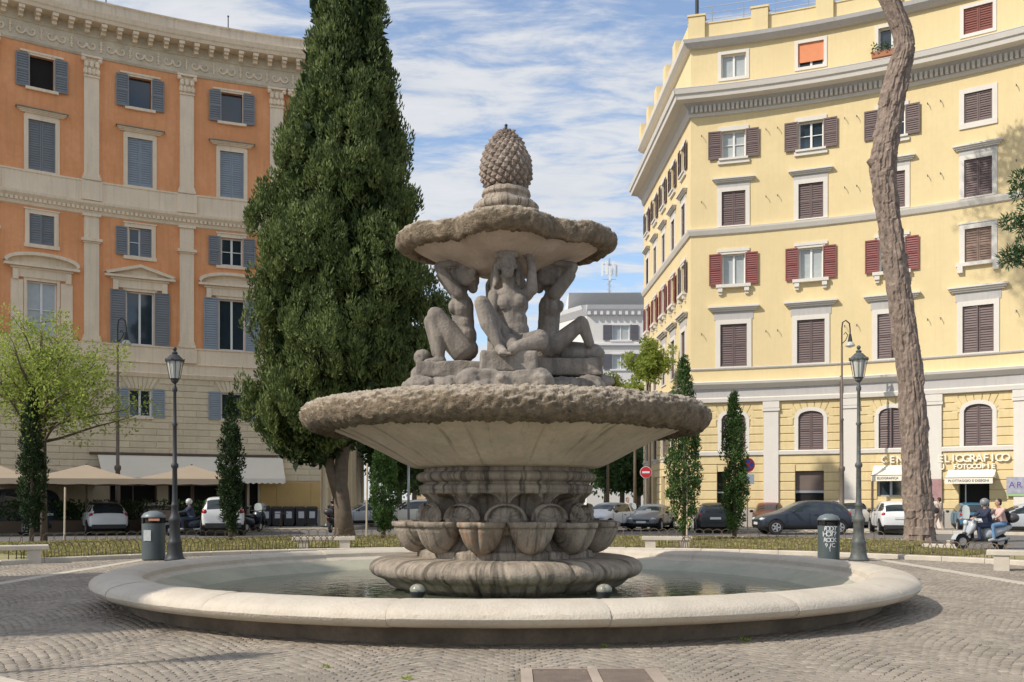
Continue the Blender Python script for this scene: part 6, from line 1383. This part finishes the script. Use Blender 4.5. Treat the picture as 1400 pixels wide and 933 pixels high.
# ------------------------------------------------------------------ people and two-wheelers
def person(label, loc, rz, J, cols, name='person', helmet=None, hair=(.04, .025, .02), s=1.0, bag=None, vox=.013):
    """J: joint dict in the local frame (faces -y)"""
    skin = M('skin', (.48, .29, .21), .6, .08, 8); t = thing(name, label, 'person', loc, rz); t.scale = (s,)*3
    top, bot, shoe = cols; b = MB(); V = Vector; hd = V(J['head']); nk = V(J['neck']); pv = V(J['pelvis']); ch = nk-V((0, 0, .16))+(pv-nk)*.05
    headm(b, hd, J.get('look', (0, -1, 0)), 1.0); b.cap(nk-V((0, 0, .05)), hd-V((0, 0, .06)), .055, .052); b.cap(pv, ch, .13, .15); b.ball(ch+V((0, 0, .02)), (.18, .11, .14), 12)
    for sd in 'LR':
        sh, el, wr, hp, kn, an, to = [V(J[k+sd]) for k in ('sh', 'el', 'wr', 'hp', 'kn', 'an', 'to')]
        b.cap(sh, el, .052, .042); b.cap(el, wr, .042, .028); hand(b, wr, wr-el, (0, 0, -1) if not J.get('palm') else J['palm'], 1.0, .8); b.cap(hp, kn, .09, .058); b.cap(kn, an, .055, .038); b.cap(an, to, .042, .03)
    blob('body', b, skin, vox, t, smooth=2)
    c = MB(); c.cap(pv+V((0, 0, .02)), ch, .155, .168); c.ball(ch+V((0, 0, .04)), (.20, .125, .14), 12)
    for sd in 'LR': c.cap(J['sh'+sd], J['el'+sd], .068, .056); c.cap(J['el'+sd], V(J['el'+sd]).lerp(V(J['wr'+sd]), .85), .055, .042)
    blob('jacket', c, top, vox+.003, t, smooth=3)
    c = MB(); c.ball(pv, (.175, .13, .13), 12)
    for sd in 'LR': c.cap(J['hp'+sd], J['kn'+sd], .105, .072); c.cap(J['kn'+sd], J['an'+sd], .07, .055)
    blob('trousers', c, bot, vox+.003, t, smooth=3)
    c = MB()
    for sd in 'LR': c.cap(V(J['an'+sd])-V((0, 0, .01)), J['to'+sd], .054, .046)
    c.build('shoes', shoe, t, True)
    f = V(J.get('look', (0, -1, 0))).normalized()
    if helmet: MB().ball(hd+V((0, 0, .035))-f*.02, (.14, .15, .14), 16).build('helmet', helmet, t, True)
    else:
        h = MB(); h.ball(hd+V((0, 0, .055))-f*.025, (.093, .10, .085), 12); h.ball(hd-f*.06-V((0, 0, .01)), (.082, .06, .09), 10); blob('hair', h, M('hair%.2f' % hair[0], hair, .7, .2), .012, t, smooth=1)
    if bag: bag(t)
    return t
def stand(walk=.0):
    return dict(head=(0, -.02, 1.60), neck=(0, 0, 1.45), pelvis=(0, 0, .93), shL=(-.19, 0, 1.38), shR=(.19, 0, 1.38), elL=(-.24, .04-walk*.5, 1.10), elR=(.24, .04+walk*.5, 1.10), wrL=(-.24, -.08-walk*.8, .88), wrR=(.24, -.04+walk*.6, .88), hpL=(-.10, 0, .90), hpR=(.10, 0, .90), knL=(-.10, -.05+walk*.5, .50), knR=(.10, -.05-walk*.7, .50), anL=(-.10, .02+walk, .09), anR=(.10, .02-walk, .09), toL=(-.11, -.15+walk, .04), toR=(.11, -.15-walk, .04), palm=(0, -1, 0))
def ride(arm=True, dy=0, hands=(.3, -.55, 1.05)):
    hx, hy, hz_ = hands
    return dict(head=(0, -.06+dy, 1.50), neck=(0, -.02+dy, 1.34), pelvis=(0, .10+dy, .84), shL=(-.19, 0+dy, 1.28), shR=(.19, 0+dy, 1.28), elL=(-.27, -.22+dy, 1.08), elR=(.27, -.22+dy, 1.08), wrL=(-hx, hy+dy, hz_), wrR=(hx, hy+dy, hz_), hpL=(-.11, .05+dy, .80), hpR=(.11, .05+dy, .80), knL=(-.19, -.38+dy, .76), knR=(.19, -.38+dy, .76), anL=(-.20, -.34+dy, .34), anR=(.20, -.34+dy, .34), toL=(-.20, -.50+dy, .30), toR=(.20, -.50+dy, .30))
def scooter(label, loc, rz, bodym, box=True, cat='scooter'):
    """long seat scooter, front at -y"""
    t = thing('motor_scooter', label, cat, loc, rz); sl_ = M('seat_vinyl', (.03, .03, .03), .6, .1)
    for nm, y in (('front_wheel', -.72), ('rear_wheel', .62)):
        r = .26; o = MB().rings([[(x_, y+rr_*cos(2*PI*k/22), .26+rr_*sin(2*PI*k/22)) for k in range(22)] for rr_, x_ in ((r*.6, -.05), (r*.93, -.06), (r, -.03), (r, .03), (r*.93, .06), (r*.6, .05))], True, True, True).build('wheel', m_tyre, t); MB().tube([(-.065, y, .26), (.065, y, .26)], .13, 12).build('hub', m_rim, o)
    b = MB(); b.rings([[(.13*cos(a), -.72+.31*sin(b_), .26+.31*cos(b_)) for a in (PI, PI*.66, PI*.33, 0)] for b_ in np.linspace(-1.35, .9, 9)], False); b.build('mudguard', bodym, t, True)
    s = MB(); secs = [(-.60, .17, .42, .62), (-.52, .25, .45, .92), (-.42, .27, .5, 1.05), (-.34, .22, .55, 1.02)]
    s.rings([[(w_*cos(a), y+(zt-z0)*0, (z0+zt)/2+(zt-z0)/2*sin(a)) for a in np.linspace(0, 2*PI, 14, endpoint=False)] for y, w_, z0, zt in secs], True, True, True); o = s.build('front_shield', bodym, t, True)
    MB().box(-.2, .2, -.42, .15, .26, .36).build('footboard', m_trimb, t)
    s = MB(); secs = [(.0, .16, .30, .70), (.12, .2, .32, .74), (.4, .21, .36, .76), (.75, .16, .52, .80), (1.0, .09, .66, .82)]
    s.rings([[(w_*cos(a), y, (z0+zt)/2+(zt-z0)/2*sin(a)) for a in np.linspace(0, 2*PI, 14, endpoint=False)] for y, w_, z0, zt in secs], True, True, True).build('rear_fairing', bodym, t, True)
    s = MB(); s.rings([[(w_*cos(a), y, zc+.06*sin(a)) for a in np.linspace(0, 2*PI, 12, endpoint=False)] for y, w_, zc in ((-.02, .1, .74), (.1, .17, .77), (.4, .17, .78), (.5, .16, .83), (.85, .14, .85), (.95, .08, .84))], True, True, True).build('seat', sl_, t, True)
    MB().tube([(-.34, -.42, 1.05), (-.2, -.46, 1.08), (0, -.48, 1.04), (.2, -.46, 1.08), (.34, -.42, 1.05)], .02, 8).build('handlebar', m_trimb, t, True); MB().tube([(0, -.5, 1.0), (0, -.7, .4)], .04, 8).build('fork', m_metal, t)
    s = MB(); s.rings([[(x, -.56-.0*i-.04*cos(x*6), z) for x in np.linspace(-w_, w_, 7)] for i, (w_, z) in enumerate(((.18, 1.0), (.22, 1.2), (.18, 1.38), (.08, 1.44)))], False); s.build('windscreen', M('clear_plastic_screen', (.45, .5, .5), .2, .1), t, True)
    MB().ball((0, -.60, .88), (.1, .06, .09), 10).build('headlight', m_head, t, True); MB().ball((0, 1.0, .74), (.07, .04, .05), 8).build('tail_light', m_tail, t, True)
    for sx in (-1, 1): MB().tube([(sx*.3, -.47, 1.05), (sx*.38, -.5, 1.24)], .009, 5).ball((sx*.39, -.5, 1.27), (.07, .015, .045), 8).build('mirror', m_trimb, t, True)
    if box: MB().ball((0, 1.05, 1.02), (.24, .22, .17), 14).build('top_case', M('dark_top_case', (.06, .055, .06), .4, .1), t, True)
    s = MB(); s.tube([(.12, .2, .3), (.15, .5, .3), (.16, .85, .38)], [.04, .06, .05], 8); s.build('exhaust', m_metal, t, True); return t
m_navy = M('navy_cloth', (.03, .04, .075), .9, .15, 8); m_jean = M('light_denim', (.16, .28, .44), .9, .15, 8); m_jeand = M('dark_denim', (.04, .055, .10), .9, .15, 8); m_blk = M('black_cloth', (.02, .02, .022), .9, .1); m_sand = M('sand_cloth', (.46, .36, .30), .9, .1, 8); m_pinkc = M('pale_pink_cloth', (.66, .44, .38), .9, .1, 8); m_shoe = M('pale_shoe', (.45, .42, .40), .7, .1); m_hel = M('grey_helmet', (.22, .23, .24), .35, .1); m_wc = M('white_cloth', (.6, .58, .55), .9, .08)
Zs = 33.0; rzs = R(-82); base = Vector((px_x(1343, Zs), Zs, -.03)); rot = Matrix.Rotation(rzs, 3, 'Z')
scooter('silver maxi scooter carrying two riders past the leaning pine', base, rzs, P_s)
def bp1(t): MB().ball((0, .20, 1.10), (.17, .12, .22), 12).build('backpack', m_blk, t, True)
person('rider in a navy jacket and grey helmet steering the silver scooter', base+rot @ Vector((0, .12, 0)), rzs, ride(), (m_navy, m_jeand, m_blk), helmet=m_hel)
j2 = ride(hands=(.17, -.28, 1.0)); j2 = {k: (v if k in ('look',) else (v[0], v[1], v[2]+(.02 if k not in ('anL', 'anR', 'toL', 'toR') else 0))) for k, v in j2.items()}
person('passenger with dark hair, pale pink top and light jeans sitting behind the scooter rider', base+rot @ Vector((0, .62, 0)), rzs, j2, (m_pinkc, m_jean, m_shoe), bag=bp1)
# left: rider on a dark motorbike, seen through the lantern post
Z2 = 45.0; b2 = Vector((px_x(256, Z2), Z2, -.03)); r2 = R(-60)
scooter('dark scooter behind the left lantern post carrying one rider', b2, r2, P_n, box=False); person('rider in a dark jacket on the scooter behind the left lantern post', b2+Matrix.Rotation(r2, 3, 'Z') @ Vector((0, .12, 0)), r2, ride(), (m_navy, m_jeand, m_shoe), helmet=M('white_helmet', (.6, .6, .6), .3, .05))
Z3 = 50.0; b3 = Vector((px_x(456, Z3), Z3, -.03)); r3 = R(176)
scooter('dark scooter left of the big cypress trunk, seen from behind', b3, r3, P_k, box=True); person('rider in black with a backpack left of the big cypress trunk', b3+Matrix.Rotation(r3, 3, 'Z') @ Vector((0, .12, 0)), r3, ride(), (m_blk, m_jeand, m_blk), helmet=M('black_helmet', (.03, .03, .03), .3, .05), bag=bp1)
def bagp(t): MB().ball((.25, .05, 1.08), (.07, .13, .17), 10).build('shoulder_bag', m_blk, t, True)
Zq = 50.0
person('pedestrian in sand-coloured trousers with a dark shoulder bag right of the pine trunk', (px_x(1284, Zq), Zq, -.03), R(-150), stand(.16), (m_sand, m_sand, m_blk), bag=bagp); person('pedestrian in white walking ahead of the bag carrier beside the pine trunk', (px_x(1274.5, Zq+.4), Zq+.4, -.03), R(-120), stand(.2), (m_wc, m_sand, m_shoe))
person('man in a pale shirt standing between the small white car and the grey car', (px_x(858, 55), 55, -.03), R(20), stand(.05), (m_wc, m_jeand, m_blk)); 
# parked motorcycles in the mouth of the street and by the shop
for k, (px, Z, hd, lab) in enumerate(((864, 56, 170, 'dark scooter parked beside the standing man in the street mouth'), (846, 58, 200, 'second dark scooter parked in the street mouth behind the small white car'), (345, 50.5, 165, 'dark scooter parked by the dark doorway under the long awning'), (352, 51.5, 172, 'dark scooter parked nearest the row of wheeled bins'))):
    scooter(lab, (px_x(px, Z), Z, -.03 if k < 2 else -.03), R(hd), P_k if k % 2 else P_n, box=False)
# posters by the shop
tag(MB().box(-.3, .3, -.03, 0, 0, 1.1).build('poster_board', M('pink_poster', (.45, .26, .26), .6, .25, 2.5), None, False, ARC.p(px_s(1280), .17, 1.55), ARC.rot(px_s(1280))), 'faded pink poster board on the white pilaster just right of the pine trunk', 'poster')
pb_ = thing('poster_board', 'blue and green poster board on the pilaster at the right edge', 'poster', ARC.p(px_s(1400), .17, 1.9), ARC.rot(px_s(1400)))
MB().box(-.75, .75, -.03, 0, 0, .8).build('panel', M('lilac_poster', (.38, .38, .45), .6, .3, 5), pb_); MB().box(-.75, .75, -.035, 0, -.14, -.01).build('green_strip', M('green_poster', (.32, .48, .25), .6, .1), pb_)
for i, ch in enumerate('ARTE'): obj('letter', text_mesh(ch, .42, .004, M('poster_violet', (.12, .06, .3), .6, .1)), pb_, (-.5+.33*i, -.036, .28), rot=(R(90), 0, 0))
